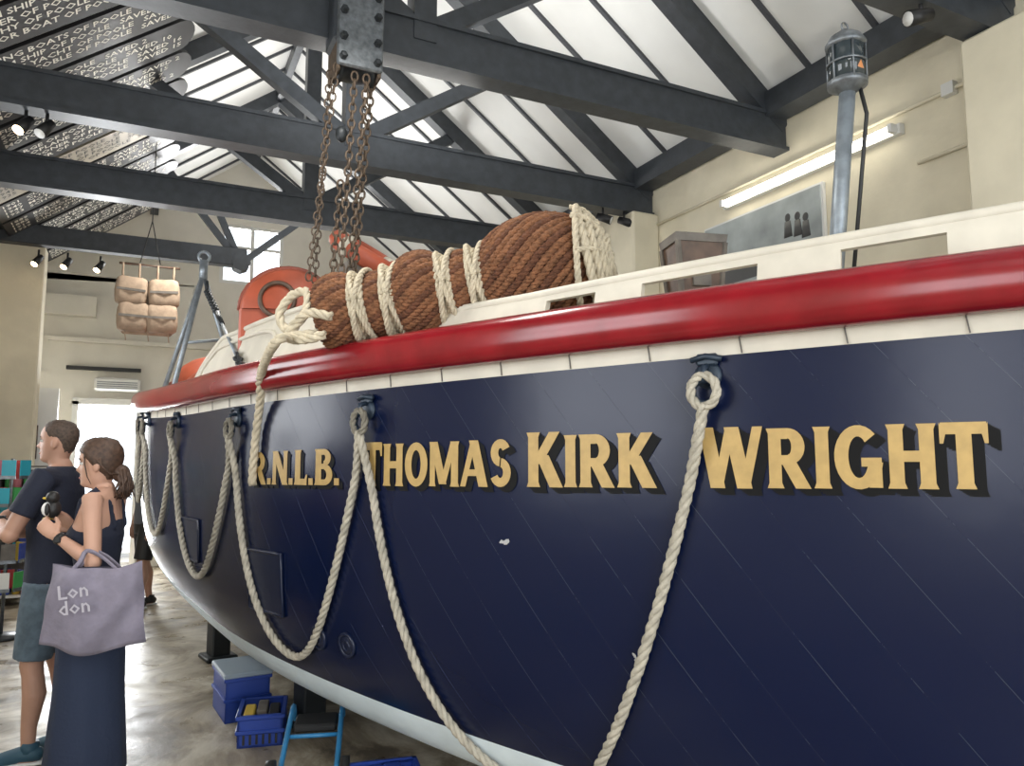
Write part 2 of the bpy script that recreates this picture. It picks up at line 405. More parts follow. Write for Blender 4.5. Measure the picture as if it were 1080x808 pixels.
nz=nt.nodes.new('ShaderNodeTexNoise'); nz.inputs['Scale'].default_value=3.0; nz.inputs['Detail'].default_value=8; nz.inputs['Roughness'].default_value=.75; nt.links.new(uv.outputs['UV'],nz.inputs['Vector'])
msk=math_('MULTIPLY',seam,math_('GREATER_THAN',nz.outputs['Fac'],.49))
nz2=nt.nodes.new('ShaderNodeTexNoise'); nz2.inputs['Scale'].default_value=6; nz2.inputs['Detail'].default_value=12; nt.links.new(uv.outputs['UV'],nz2.inputs['Vector'])
chip=math_('GREATER_THAN',nz2.outputs['Fac'],.72)
mx=nt.nodes.new('ShaderNodeMix'); mx.data_type='RGBA'; mx.inputs['A'].default_value=(.0022,.0062,.030,1); mx.inputs['B'].default_value=(.10,.12,.15,1)
nt.links.new(math_('MULTIPLY',msk,.36),mx.inputs['Factor'])
mx2=nt.nodes.new('ShaderNodeMix'); mx2.data_type='RGBA'; mx2.inputs['B'].default_value=(.4,.4,.4,1); nt.links.new(mx.outputs['Result'],mx2.inputs['A']); nt.links.new(chip,mx2.inputs['Factor'])
nt.links.new(mx2.outputs['Result'],bs.inputs['Base Color']); bs.inputs['Roughness'].default_value=.26; bs.inputs['Specular IOR Level'].default_value=.3
bp=nt.nodes.new('ShaderNodeBump'); bp.inputs['Strength'].default_value=.5; bp.inputs['Distance'].default_value=.003
nz3=nt.nodes.new('ShaderNodeTexNoise'); nz3.inputs['Scale'].default_value=2.5; nz3.inputs['Detail'].default_value=3; nt.links.new(uv.outputs['UV'],nz3.inputs['Vector'])
hgt=math_('SUBTRACT',math_('MULTIPLY',nz3.outputs['Fac'],2.0),seam)
nt.links.new(hgt,bp.inputs['Height']); nt.links.new(bp.outputs['Normal'],bs.inputs['Normal'])
M['hull_navy']=hm
boat=empty('lifeboat')
def build_hull():
    NS=150; us=[-1+2*i/NS for i in range(NS+1)]
    us=[math.copysign(1-(1-abs(u))**1.25,u) for u in us]
    vs=[];fs=[];mi=[];uvs=[]
    NW,NB,NT=2,24,18
    R=NW+NB+NT+1
    for side in (1,-1):
        base=len(vs)
        for u in us:
            z0=zs(u);z1=z0-.065;z2=min(zp(u),z1-.1);z3=zb(u)
            zz=[z0+(z1-z0)*i/NW for i in range(NW)]+[z1+(z2-z1)*i/NB for i in range(NB)]+[z2+(z3-z2)*(1-(1-i/NT)**2.2) for i in range(NT)]+[z3]
            s=s_of(u)
            for z in zz: vs.append(hp(u,z,side)); uvs.append((s,z))
        for i in range(NS):
            for j in range(R-1):
                a=base+i*R+j;b=a+R
                fs.append((a,a+1,b+1,b) if side==1 else (a,b,b+1,a+1)); mi.append(1 if j<NW else (0 if j<NW+NB else 2))
    me=bpy.data.meshes.new('hull'); me.from_pydata([tuple(v) for v in vs],[],fs)
    for k in ('hull_navy','white_paint','bottom_paint'): me.materials.append(M[k])
    me.polygons.foreach_set('material_index',mi); me.polygons.foreach_set('use_smooth',[True]*len(fs))
    ul=me.uv_layers.new(name='UVMap')
    for l in me.loops: ul.data[l.index].uv=uvs[l.vertex_index]
    o=bpy.data.objects.new('hull',me); bpy.context.collection.objects.link(o); o.parent=boat
build_hull()
def loft_side(m,prof,k,n=120,sides=(1,-1)):
    for side in sides:
        vs=[];P=len(prof)
        for i in range(n+1):
            u=-1+2*i/n; u_=math.copysign(1-(1-abs(u))**1.25,u)
            p=hp(u_,zs(u_),side); N=hn(u_,zs(u_)-.05,side); N.z=0; N.normalize()
            for (w,z) in prof: vs.append(p+N*w+Vector((0,0,z)))
        fs=[]
        for i in range(n):
            for j in range(P): fs.append((i*P+j,i*P+(j+1)%P,(i+1)*P+(j+1)%P,(i+1)*P+j))
        fs.append(tuple(range(P))); fs.append(tuple(n*P+j for j in range(P)))
        m.add(vs,fs,k,True)
m=MB()
pf=[]
for i in range(20):
    a=2*math.pi*i/20; pf.append((.035+.075*math.copysign(abs(math.cos(a))**.75,math.cos(a)),.068+.085*math.copysign(abs(math.sin(a))**.85,math.sin(a))))
loft_side(m,pf,'red_paint'); m.obj('gunwale_rubbing_strake',boat)
m=MB(); s=.3
while s<s_of(.97):
    u=u_of(s); a=hp(u,zs(u)-.002,1,.0015);b=hp(u,zs(u)-.063,1,.0015); m.beam(a,b+A*.01,.004,.003,'seam_dark',up=hn(u,zs(u)-.03)); s+=.31
m.obj('plank_joints',boat)
m=MB(); vs=[];n=80
for i in range(n+1):
    u=-1+2*i/n
    for side,k in ((1,1),(1,0),(-1,1)):
        p=hp(u,zs(u),side); c=O+A*(u*HL); c.z=zs(u)+.13
        if k==0: vs.append(c)
        else: vs.append(Vector((p.x,p.y,zs(u)+.10)))
fs=[]
for i in range(n):
    for j in range(2): fs.append((i*3+j,i*3+j+1,i*3+j+4,i*3+j+3))
m.add(vs,fs,'white_paint',True); m.obj('deck',boat)
def bulwark(m,u0,u1,hfun,slots,k,inset=.10,t=.03,side=1,dz=.10):
    N=120; hs=[0,.3,.42,.62,.80,1.0]
    def pt_(u,f,o):
        p=hp(u,zs(u),side); Nn=hn(u,zs(u)-.05,side); Nn.z=0; Nn.normalize()
        return p-Nn*(inset+o+.05*f)+Vector((0,0,dz+hfun(u)*f))
    for i in range(N):
        ua=u0+(u1-u0)*i/N; ub=u0+(u1-u0)*(i+1)/N
        for j in range(5):
            mid=(ua+ub)/2
            hole=any(a<mid<b for a,b in slots) and j in (2,3)
            if hole: continue
            q=[pt_(ua,hs[j],0),pt_(ub,hs[j],0),pt_(ub,hs[j+1],0),pt_(ua,hs[j+1],0),pt_(ua,hs[j],t),pt_(ub,hs[j],t),pt_(ub,hs[j+1],t),pt_(ua,hs[j+1],t)]
            m.add(q,[(0,1,2,3),(7,6,5,4),(0,4,5,1),(3,2,6,7),(1,5,6,2),(0,3,7,4)],k)
    m.tube([pt_(u0+(u1-u0)*i/N,1.0,.012) for i in range(N+1)],.02,k,8)
m=MB()
def hb(u): return .02+.15*min(1,max(0,(u-.22)/.2))**.8+.04*max(0,u-.5)/.3
bulwark(m,.22,.97,hb,[(.52,.565),(.60,.685),(.735,.79),(.84,.88)],'white_paint')
bulwark(m,.22,.97,hb,[],'white_paint',side=-1)
m.obj('bow_bulwark',boat)
m=MB()
def hs_(u): 
    t=(u+.30)/.38; return .02+.36*max(0,min(1,t*2.2))**.6
def shelter(m):
    N=60;ins=.12
    def pt_(u,f,o):
        p=hp(u,zs(u),1); Nn=hn(u,zs(u)-.05,1); Nn.z=0; Nn.normalize(); return p-Nn*(ins+o+.1*f)+Vector((0,0,.1+hs_(u)*f))
    u0,u1=-.30,.26
    for i in range(N):
        a=u0+(u1-u0)*i/N;b=u0+(u1-u0)*(i+1)/N
        q=[pt_(a,0,0),pt_(b,0,0),pt_(b,1,0),pt_(a,1,0),pt_(b,1,.7),pt_(a,1,.7)]
        m.add(q,[(0,1,2,3),(3,2,4,5)],'white_paint')
    m.tube([pt_(u0+(u1-u0)*i/N,1,0) for i in range(N+1)],.018,'white_paint',8)
    loop=[]
    ua,ub=-.20,.10
    for i in range(40):
        t=2*math.pi*i/40; cx=math.copysign(abs(math.cos(t))**.5,math.cos(t)); sz=math.copysign(abs(math.sin(t))**.5,math.sin(t))
        u=(ua+ub)/2+(ub-ua)/2*cx; loop.append(pt_(u,.48+.34*sz,-.006))
    m.tube(loop,.014,'white_paint',6,closed=True)
shelter(m); m.obj('side_shelter',boat)
m=MB()
pts=[]
for i in range(61):
    u=-.97+1.94*i/60; c=O+A*(u*HL); c.z=zb(u)-.03; pts.append(c)
m.tube(pts,.06,'wood_dark',8,up=(0,0,1),sq=(1.3,.8))
for sg in (1,-1):
    st=[]
    for i in range(12):
        z=zb(sg)-.1+(zs(sg)+.3-zb(sg)+.1)*i/11; c=O+A*(sg*(HL+.02)); c.z=z; st.append(c)
    m.tube(st,.07,'red_paint',8,sq=(1,.7))
m.obj('keel_and_stems',boat)

# ---------- lettering
def letter(ch):
    P=[]
    T=.27;H=.2
    def v(x0,y0,x1,y1,w=T): P.append([(x0-w/2,y0),(x0+w/2,y0),(x1+w/2,y1),(x1-w/2,y1)])
    def bar(x,w=T):
        P.append([(x-w*.62,0),(x+w*.62,0),(x+w*.47,.09),(x-w*.47,.09)]);P.append([(x-w*.47,.09),(x+w*.47,.09),(x+w*.47,.91),(x-w*.47,.91)]);P.append([(x-w*.47,.91),(x+w*.47,.91),(x+w*.62,1),(x-w*.62,1)])
    def h(x0,x1,y,w=H): P.append([(x0,y-w/2),(x1,y-w/2),(x1,y+w/2),(x0,y+w/2)])
    def arc(cx,cy,rx,ry,a0,a1,tx=T,ty=H,n=14):
        for i in range(n):
            a=D(a0+(a1-a0)*i/n);b=D(a0+(a1-a0)*(i+1)/n)
            P.append([(cx+rx*math.cos(a),cy+ry*math.sin(a)),(cx+rx*math.cos(b),cy+ry*math.sin(b)),(cx+(rx-tx)*math.cos(b),cy+(ry-ty)*math.sin(b)),(cx+(rx-tx)*math.cos(a),cy+(ry-ty)*math.sin(a))])
    W=.8
    if ch=='I': W=.32; bar(.16)
    elif ch=='.': W=.22; P.append([(0.0,0),(.2,0),(.2,.19),(0,.19)])
    elif ch=='L': W=.62; bar(.16); h(.15,.6,.09,.18); P.append([(.5,.18),(.6,.18),(.62,.3),(.56,.3)])
    elif ch=='T': W=.78; bar(.39); h(0.02,.76,.91,.18); P.append([(0,1),(.1,.82),(.06,.68),(0,.68)]);P.append([(.78,1),(.68,.82),(.72,.68),(.78,.68)])
    elif ch=='H': bar(.16);bar(.68);h(.15,.68,.5,.17);W=.84
    elif ch=='N': bar(.12,.2);bar(.7,.2);v(.70,0,.14,1,.29);W=.83
    elif ch=='M': W=1.05;bar(.12,.2);bar(.92,.26);v(.5,.05,.17,1,.27);v(.5,.05,.88,1,.2)
    elif ch=='A': W=.92;v(.1,0,.46,1,.18);v(.78,0,.46,1,.3);h(.2,.68,.3,.14)
    elif ch=='W': W=1.28;v(.34,0,.12,1,.3);v(.34,0,.62,1,.2);v(.88,0,.64,1,.3);v(.88,0,1.16,1,.2)
    elif ch=='K': W=.86;bar(.16);v(.24,.42,.68,1,.26);v(.72,0,.38,.58,.32)
    elif ch=='R': W=.86;bar(.16);h(.15,.42,.91,.18);h(.15,.42,.47,.16);arc(.42,.695,.33,.305,-90,90,.26,.17);v(.70,0,.42,.45,.3)
    elif ch=='B': W=.78;bar(.16);h(.15,.4,.92,.16);h(.15,.42,.52,.15);h(.15,.42,.08,.16);arc(.38,.76,.3,.24,-90,90,.23,.15);arc(.42,.29,.34,.29,-90,90,.25,.16)
    elif ch=='O': W=.9;arc(.45,.5,.44,.51,0,360,.26,.18,28)
    elif ch=='G': W=.9;arc(.45,.5,.44,.51,45,350,.26,.18,24);P.append([(.62,0.02),(.86,.02),(.86,.46),(.62,.46)]);h(.5,.86,.42,.14)
    elif ch=='S': W=.7;arc(.36,.715,.31,.29,25,262,.24,.19);arc(.35,.3,.33,.305,-155,84,.24,.19);
    return P,W
m=MB()
def put(ch,s0,s1,z0,hh):
    P,W=letter(ch)
    for k,off,dx,dz in (('letter_black',.0022,.04,-.03),('letter_black',.0026,.08,-.06),('letter_black',.003,.12,-.085),('letter_black',.0034,.16,-.11),('gold',.0055,0,0)):
        for pl in P:
            c=[(s0+x*(s1-s0)/W+dx*hh, z0+(y+dz)*hh) for x,y in pl]
            m.add([hp(u_of(a),b,1,off) for a,b in c],[(0,1,2,3)],k)
def zbase(s): return 1.455+.012*(s-s_of(.2))
def word(txt,s0,s1,hbig,hsm):
    ws=[letter(c)[1]*(hbig if i==0 else hsm) for i,c in enumerate(txt)]
    gap=.055*hsm; tot=sum(ws)+gap*(len(txt)-1); sc=(s1-s0)/tot; x=s0
    for i,c in enumerate(txt):
        w=ws[i]*sc; put(c,x,x+w,zbase(x)-.008,hbig if i==0 else hsm); x+=w+gap*sc
LET=[("R.N.L.B.",.135,.305,.17,.17),("THOMAS",.340,.507,.19,.18),("KIRK",.521,.621,.20,.185),("WRIGHT",.651,.801,.192,.182)]
for t,a,b,h1,h2 in LET: word(t,s_of(a),s_of(b),h1,h2)
m.obj('name_lettering',boat)

def eye(m,u,z,k='iron_blue',sc=1):
    p=hp(u,z,1);N=hn(u,z);Tn=N.cross(Vector((0,0,1))).normalized();Up=Tn.cross(N)
    if Up.z<0: Up=-Up
    R=Matrix((Tn,Up,N)).transposed()
    m.lathe([(.01,0),(.045*sc,0),(.045*sc,.008),(.03*sc,.014),(.01,.016)],p,k,16,R)
    m.tube([p+N*.01+Up*.03,p+N*.05+Up*.02,p+N*.055-Up*.015,p+N*.01-Up*.03],.011*sc,k,8)
    m.box(p+N*.012+Up*.05,(.07*sc,.04,.02),k,R,bev=.006)
    m.tube([p+N*.02+Up*.05-Tn*.05,p+N*.03+Up*.06,p+N*.02+Up*.05+Tn*.05],.01,k,8)
    q=p+N*.045-Up*.055
    m.torus(q,.040*sc,.012*sc,k,R,20,8)
    return q,N
EY=[(.657,1.835),(.345,1.79),(.09,1.80),(-.17,1.84),(-.40,1.90),(-.60,1.96)]
m=MB(); qs=[]
for u,z in EY: qs.append(eye(m,u,z))
m.obj('eye_plates',boat)
drops=[1.40,1.08,.86,.74,.6]
for i in range(len(EY)-1):
    m=MB(); (u0,z0),(u1,z1)=EY[i],EY[i+1]; pts=[]
    q0,N0=qs[i];q1,N1=qs[i+1]; n=26
    r=.0195
    for j in range(n+1):
        t=j/n; u=u0+(u1-u0)*t; 
        c=(math.cosh(3.6*(t-.5))-math.cosh(1.8))/(1-math.cosh(1.8))
        z=(z0-.09)*(1-t)+(z1-.09)*t-drops[i]*c
        z=max(z,zb(u)+.03)
        pts.append(hp(u,z,1,r+.008))
    pts[0]=q0-Vector((0,0,.04))+N0*.01; pts[-1]=q1-Vector((0,0,.04))+N1*.01
    m.rope(pts,r,'rope_grey')
    for q,N in ((q0,N0),(q1,N1)):
        Tn=N.cross(Vector((0,0,1))).normalized()
        m.rope([q+Vector((0,0,-.05))+N*.01+(Tn*math.sin(a)*.042+Vector((0,0,1))*(.0-math.cos(a)*.05+.05)) for a in [2*math.pi*k/14 for k in range(15)]],.016,'rope_grey')
    m.obj('grab_rope_%d'%(i+1),boat)
m=MB()
def hull_panel(u0,u1,z0,z1,k):
    n=6
    for i in range(n):
        a=u0+(u1-u0)*i/n;b=u0+(u1-u0)*(i+1)/n
        q=[hp(a,z0,1,.012),hp(b,z0,1,.012),hp(b,z1,1,.012),hp(a,z1,1,.012)]; m.add(q,[(0,1,2,3)],k)
    bd=[hp(u0+(u1-u0)*i/n,z0,1,.008) for i in range(n+1)]+[hp(u1,z0+(z1-z0)*i/4,1,.008) for i in range(1,5)]+[hp(u1+(u0-u1)*i/n,z1,1,.008) for i in range(1,n+1)]+[hp(u0,z1+(z0-z1)*i/4,1,.008) for i in range(1,4)]
    m.tube(bd,.01,k,6,closed=True)
hull_panel(.13,.205,.80,1.10,'panel_navy'); hull_panel(-.12,-.04,.95,1.2,'panel_navy')
for u in (.265,.31):
    p=hp(u,.74,1,.003); N=hn(u,.74); Tn=N.cross(Vector((0,0,1))).normalized(); R=Matrix((Tn,Tn.cross(N),N)).transposed()
    m.torus(p,.05,.01,'panel_navy',R); m.lathe([(.01,0),(.045,0),(.04,.006),(.01,.006)],p,'panel_navy',16,R); m.torus(p+N*.005,.022,.006,'panel_navy',R,16,6)
m.obj('hull_ports',boat)

# ---------- coir fender on the gunwale
def deckpt(u,w_in,z): 
    p=hp(u,zs(u)); N=hn(u,zs(u)-.05);N.z=0;N.normalize(); p=p-N*w_in; p.z=z; return p
fend=empty('coir_rope_fender')
F0=Vector((.74,3.48,2.235));F1=Vector((1.80,2.76,2.44))
ax=(F1-F0);FL=ax.length;ax.normalize()
fy=ax.cross(Vector((0,0,1))).normalized();fz=fy.cross(ax)
if fz.z<0: fz=-fz
LOB=[(-.04,.150,.172,.08,.6),(.150,.265,.145,.112,.8),(.265,.46,.198,.112,.62),(.46,.57,.165,.118,.8),(.57,.99,.258,.118,.62)]
def frad(t):
    x=t/FL
    for a,b,R_,nk,ee in LOB:
        if a<=x<=b: 
            q=(x-a)/(b-a)
            return nk+(R_-nk)*max(0,math.sin(math.pi*q))**ee
    return .12
m=MB()
NC=36
for c in range(NC):
    pts=[]
    for i in range(76):
        t=FL*(.0+i/75.); r=frad(t); a=2*math.pi*c/NC+ t*3.6+random.uniform(-.012,.012)
        pts.append(F0+ax*t+(fy*math.cos(a)+fz*math.sin(a))*(r-.006))
    m.rope(pts,.0205,'coir' if c%3 else 'coir_dark',pitch=.065,n=4)
m.tube([F0+ax*(FL*i/90) for i in range(91)],[frad(FL*i/90)-.012 for i in range(91)],'coir_dark',20)
m.obj('coir_cords',fend)
m=MB()
def band(t,r,tilt=0,rr=.016,jit=0):
    m.rope([F0+ax*(t+tilt*math.sin(a))+(fy*math.cos(a)+fz*math.sin(a))*r for a in [2*math.pi*i/28 for i in range(29)]],rr,'rope_cream')
for t,rad in ((.150,.13),(.265,.135),(.46,.142),(.57,.148)):
    for d in (-.024,.0,.024): band(FL*t+d,rad+.006+abs(d)*.5,random.uniform(-.006,.006),.0165)
    band(FL*t,rad+.035,.040,.013); band(FL*t,rad+.033,-.035,.013)
for i,(r,tt) in enumerate(((.235,.945),(.21,.97),(.17,.99),(.135,1.0),(.10,1.01),(.065,1.015),(.03,1.015))): band(FL*tt,r,random.uniform(-.012,.012),.021)
band(FL*.915,.255,.03,.015)
for kx in range(9):
    a=2*math.pi*kx/9; rad_=fy*math.cos(a)+fz*math.sin(a)
    m.rope([F0+ax*(FL*.915)+rad_*.262,F0+ax*(FL*.96)+rad_*.235,F0+ax*(FL*.995)+rad_*.165,F0+ax*(FL*1.02)+rad_*.05],.013,'rope_cream')
m.lathe([(.001,0),(.17,0),(.001,.02)],F1-ax*.01,'rope_cream',16,Matrix((fy,fz,ax)).transposed())
m.obj('cream_lashings',fend)
m=MB()
B=F0-ax*.02
def P_(x,y,z): return B+ax*x+(-fy if fy.dot(S)<0 else fy)*y+Vector((0,0,z))
m.rope([P_(.12,.18,-.06),P_(0,.16,-.02),P_(-.12,.10,-.06),P_(-.17,.08,.02),P_(-.13,.06,.10),P_(-.04,.09,.10),P_(-.02,.13,.0),P_(-.10,.13,-.10),P_(-.0,.18,-.14),P_(.1,.2,-.14)],.022,'rope_cream')
h=[P_(.05,.16,-.12),P_(-.06,.17,-.115),P_(-.12,.22,-.14)]
h+=[hp(.20,2.00,1,.13),hp(.172,1.90,1,.06),hp(.155,1.76,1,.032),hp(.149,1.6,1,.03),hp(.147,1.5,1,.03),hp(.148,1.44,1,.03)]
m.rope(h,.023,'rope_cream'); m.obj('mooring_rope',fend)

m=MB()
a=Vector((2.40,2.08,2.05));b=Vector((2.455,1.995,3.03))
m.tube([a,b],.031,'galv',14)
m.tube([a+Vector((.06,-.03,.0)),b+Vector((.065,-.03,-.1)),b+Vector((.03,-.02,.06))],.008,'black',6)
m.lathe([(.03,-.02),(.05,0),(.075,.01),(.075,.03),(.06,.035)],b,'steel',20)
m.lathe([(.055,.03),(.068,.035),(.068,.17),(.055,.175)],b,'glassy',20)
m.lathe([(.03,.05),(.035,.06),(.03,.14),(.01,.15)],b+Vector((-.0,-.035,0)),'amber',12)
for i in range(6):
    an=i*math.pi/3; m.tube([b+Vector((.072*math.cos(an),.072*math.sin(an),z)) for z in (.02,.18)],.004,'steel',6)
m.torus(b+Vector((0,0,.10)),.072,.005,'steel',None,20,6)
m.lathe([(.075,.17),(.078,.185),(.06,.215),(.03,.235),(.01,.25)],b,'steel',20)
m.torus(b+Vector((0,0,.26)),.018,.004,'steel',Matrix.Rotation(D(90),3,'X'),12,6)
m.obj('mast_lantern',boat)
m=MB(); c=Vector((2.12,2.55,2.19)); R=rotz(D(-15))
for (z0,z1,s0,s1) in ((0,.30,.08,.105),(.30,.335,.113,.118)):
    vs=[c+R@Vector((sx*s,sy*s*.8,z)) for z,s in ((z0,s0),(z1,s1)) for sx,sy in ((-1,-1),(1,-1),(1,1),(-1,1))]
    m.add(vs,[(3,2,1,0),(4,5,6,7),(0,1,5,4),(1,2,6,5),(2,3,7,6),(3,0,4,7)],'wood_dark' if z0==0 else 'wood_grey')
for sx,sy in ((-1,-1),(1,-1),(1,1),(-1,1)):
    m.beam(c+R@Vector((sx*.082,sy*.066,0)),c+R@Vector((sx*.107,sy*.086,.3)),.018,.018,'wood_grey')
m.box(c+R@Vector((0,-.078,.16)),(.08,.02,.1),'wood_grey',R)
m.obj('wooden_box',boat)

m=MB()
c=Vector((.93,5.35,2.05)); R=rotz(D(-20))
N=18;vs=[]
for i in range(N+1):
    a=math.pi*i/N
    for yy,sc in ((-.38,.88),(-.33,1),(.33,1),(.38,.88)):
        vs.append(c+R@Vector((-.30*math.cos(a)*sc,yy,.50+.28*math.sin(a)*sc)))
fs=[]
for i in range(N):
    for j in range(3): fs.append((i*4+j,i*4+j+1,i*4+j+5,i*4+j+4))
fs.append(tuple(i*4 for i in range(N+1))); fs.append(tuple(i*4+3 for i in range(N,-1,-1)))
m.add(vs,fs,'orange',True)
m.box(c+Vector((0,0,.25)),(.6,.72,.54),'orange',R,bev=.02)
for yy in (-.3,.0,.3): 
    m.tube([c+R@Vector((-.31*math.cos(math.pi*i/16),yy,.50+.29*math.sin(math.pi*i/16))) for i in range(17)],.016,'orange_dk',6)
m.torus(c+R@Vector((-.05,-.39,.56)),.11,.015,'wood_dark',R@Matrix.Rotation(D(90),3,'X'))
m.obj('engine_canopy',boat)
m=MB()
c=Vector((1.27,4.72,2.88)); R=Matrix.Rotation(D(25),3,'Y')@Matrix.Rotation(D(24),3,'X')
m.torus(c,.22,.06,'orange',R,32,12)
for k in range(4):
    a=D(45+90*k); q=c+R@Vector((.22*math.cos(a),.22*math.sin(a),0)); tn=R@Vector((-math.sin(a),math.cos(a),0))
    m.tube([q-tn*.03,q+tn*.03],.063,'white_paint',12)
m.box(c-Vector((0,0,.42)),(.36,.36,.72),'wood_grey',bev=.02)
m.obj('lifebuoy',boat)
m=MB()
m.tube([deckpt(-.1,.55,2.25),deckpt(-.8,.7,2.42)],.045,'orange_dk',10)
m.tube([deckpt(-.1,.7,2.3),deckpt(-.85,.75,2.5)],.04,'wood_dark',10)
c=O+A*(-.8*HL)+S*.35; c.z=2.2
m.sphere(c+Vector((0,0,.15)),(.42,.5,.38),'orange',20,12)
m.torus(c+Vector((0,0,.2)),.42,.03,'orange_dk',None,24,8)
c2=O+A*(-.62*HL)+S*.55; c2.z=2.28; m.sphere(c2,(.3,.5,.22),'orange',20,12)
m.obj('stern_airbox',boat)

def chain(m,p0,p1,link=.05,r=.007,k='galv',wid=.6):
    p0=Vector(p0);p1=Vector(p1);d=p1-p0;n=max(1,int(d.length/(link*.78)));dn=d.normalized()
    a=Vector((0,1,0)) if abs(dn.y)<.9 else Vector((1,0,0)); e=(a-dn*a.dot(dn)).normalized();g=dn.cross(e)
    for i in range(n):
        c=p0+d*((i+.5)/n); x,y=(e,g) if i%2 else (g,e)
        m.tube([c+dn*(link/2*math.cos(t))+x*(link*wid/2*math.sin(t)) for t in [2*math.pi*j/10 for j in range(10)]],r,k,5,closed=True)
m=MB()
top=Vector((.42,7.0,3.20))
feet=[deckpt(-.50,.12,2.12),deckpt(-.36,.12,2.08),deckpt(-.47,.75,2.2)]
for f_ in feet: m.tube([f_,top],.02,'galv',10); m.lathe([(.01,0),(.06,0),(.05,.02),(.01,.03)],f_,'galv',12)
m.tube([feet[0].lerp(top,.45),feet[2].lerp(top,.45)],.014,'galv',8); m.tube([feet[0].lerp(top,.03),top+Vector((-.05,.05,-.1))],.012,'rope_grey',8)
m.tube([top-Vector((0,0,.05)),top+Vector((0,0,.12))],.035,'galv',10); m.torus(top+Vector((0,0,.15)),.045,.014,'galv',Matrix.Rotation(D(90),3,'X'),16,8)
e_=deckpt(.06,.08,2.08)
m.torus(top+Vector((.03,-.03,-.12)),.05,.012,'iron_black',Matrix.Rotation(D(90),3,'Y'),16,8)
st_=top+Vector((.03,-.03,-.15))
chain(m,st_,st_.lerp(e_,.35),.07,.012,'iron_black')
m.tube([st_.lerp(e_,.35),st_.lerp(e_,.5)],.02,'iron_black',8); m.tube([st_.lerp(e_,.5),st_.lerp(e_,.85)],.011,'galv',8)
chain(m,st_.lerp(e_,.84),e_,.07,.012,'iron_black')
m.obj('davit_tripod',boat)

hoist=empty('chain_hoist')
m=MB(); hx,hy=1.04,4.30
m.box((hx,hy-.02,4.16),(.30,.24,.34),'truss_grey',bev=.02)
m.box((hx,hy-.15,4.08),(.27,.03,.50),'steel',bev=.01); 
for dx in (-.10,.10):
    for z in (3.88,4.0,4.16,4.28): m.lathe([(.005,0),(.024,0),(.024,.02),(.015,.035),(.005,.036)],(hx+dx,hy-.165,z),'iron_black',6,Matrix.Rotation(D(90),3,'X'),False)
m.lathe([(.02,-.12),(.13,-.11),(.14,-.09),(.11,-.07),(.11,.07),(.14,.09),(.13,.11),(.02,.12)],(hx,hy-.02,3.92),'iron_black',24,Matrix.Rotation(D(90),3,'Y'))
for dx in (-.12,.12): m.box((hx+dx,hy-.02,3.95),(.02,.26,.30),'rust_chain',bev=.008)
m.tube([(hx-.15,hy-.1,4.38),(hx-.10,hy-.19,4.43),(hx+.10,hy-.19,4.43),(hx+.15,hy-.1,4.38)],.03,'steel',8)
m.obj('hoist_block',hoist)
m=MB()
chain(m,(hx-.12,hy-.1,3.86),(hx-.22,hy+.05,2.6),.055,.005,'rust_chain',.65)
chain(m,(hx-.14,hy-.0,3.86),(hx-.18,hy+.08,2.55),.055,.005,'rust_chain',.65)
chain(m,(hx-.02,hy-.12,3.82),(hx-.07,hy-.05,2.35),.06,.0068,'rust_chain',.65)
chain(m,(hx+.05,hy-.12,3.82),(hx-.02,hy-.03,2.3),.06,.0068,'rust_chain',.65)
chain(m,(hx+.10,hy-.05,3.82),(hx+.02,hy+.03,2.35),.06,.0068,'rust_chain',.65)
chain(m,(hx-.06,hy,3.2),(hx-.12,hy,2.2),.06,.0068,'rust_chain',.65)
m.sphere((hx-.08,hy-.08,3.45),(.035,.035,.05),'iron_black')
m.obj('hoist_chains',hoist)

# hanging canvas lifejacket bundle
m=MB(); cx,cy,cz=.0,9.0,3.26
m.tube([(cx-.1,cy,3.72),(cx,cy,4.2)],.006,'black',5); m.tube([(cx+.1,cy,3.72),(cx,cy,4.2)],.006,'black',5); m.tube([(cx,cy,4.2),(cx,cy,5.1)],.006,'black',5)
m.tube([(cx-.3,cy,3.70),(cx+.3,cy,3.70)],.014,'wood_dark',8)
m.box((cx,cy+.05,3.22),(.50,.05,.56),'canvas_tan',bev=.02)
for dx,dz,a,w_,h_ in ((-.17,.14,3,.31,.30),(.15,.14,-4,.31,.30),(-.14,-.14,1,.31,.31),(.14,-.14,-2,.31,.31)):
    m.T=Matrix.Translation((cx+dx,cy,cz+dz))@Matrix.Rotation(D(a),4,'Y')
    vs=[];n_=20;secs=[(-1,.78),(-.85,.95),(-.5,1.02),(0,1.05),(.5,1.02),(.85,.95),(1,.78)]
    for zz,sc in secs:
        for j in range(n_):
            t=2*math.pi*j/n_; ca=math.copysign(abs(math.cos(t))**.45,math.cos(t)); sa=math.copysign(abs(math.sin(t))**.6,math.sin(t))
            vs.append((w_/2*sc*ca,.10*sc**2*sa*(1-.25*math.exp(-(ca*4)**2)),zz*h_/2))
    fs=[(i*n_+j,i*n_+(j+1)%n_,(i+1)*n_+(j+1)%n_,(i+1)*n_+j) for i in range(6) for j in range(n_)]
    fs.append(tuple(range(n_-1,-1,-1))); fs.append(tuple(6*n_+j for j in range(n_))); m.add(vs,fs,'canvas_tan',True)
    m.box((0,-.105,.0),(w_*.9,.010,.025),'wood_grey'); m.T=Matrix.Identity(4)
for dx in (-.26,-.10,.08,.24): m.tube([(cx+dx,cy,3.71),(cx+dx*1.0,cy+.02,3.6),(cx+dx*.95,cy+.04,3.45)],.03,'canvas_tan',8,sq=(.4,1.3))
for dx in (-.22,.0,.2): m.tube([(cx+dx,cy-.05,3.0),(cx+dx+.02,cy-.04,2.86)],.006,'canvas_tan',5)
m.obj('hanging_lifejacket')

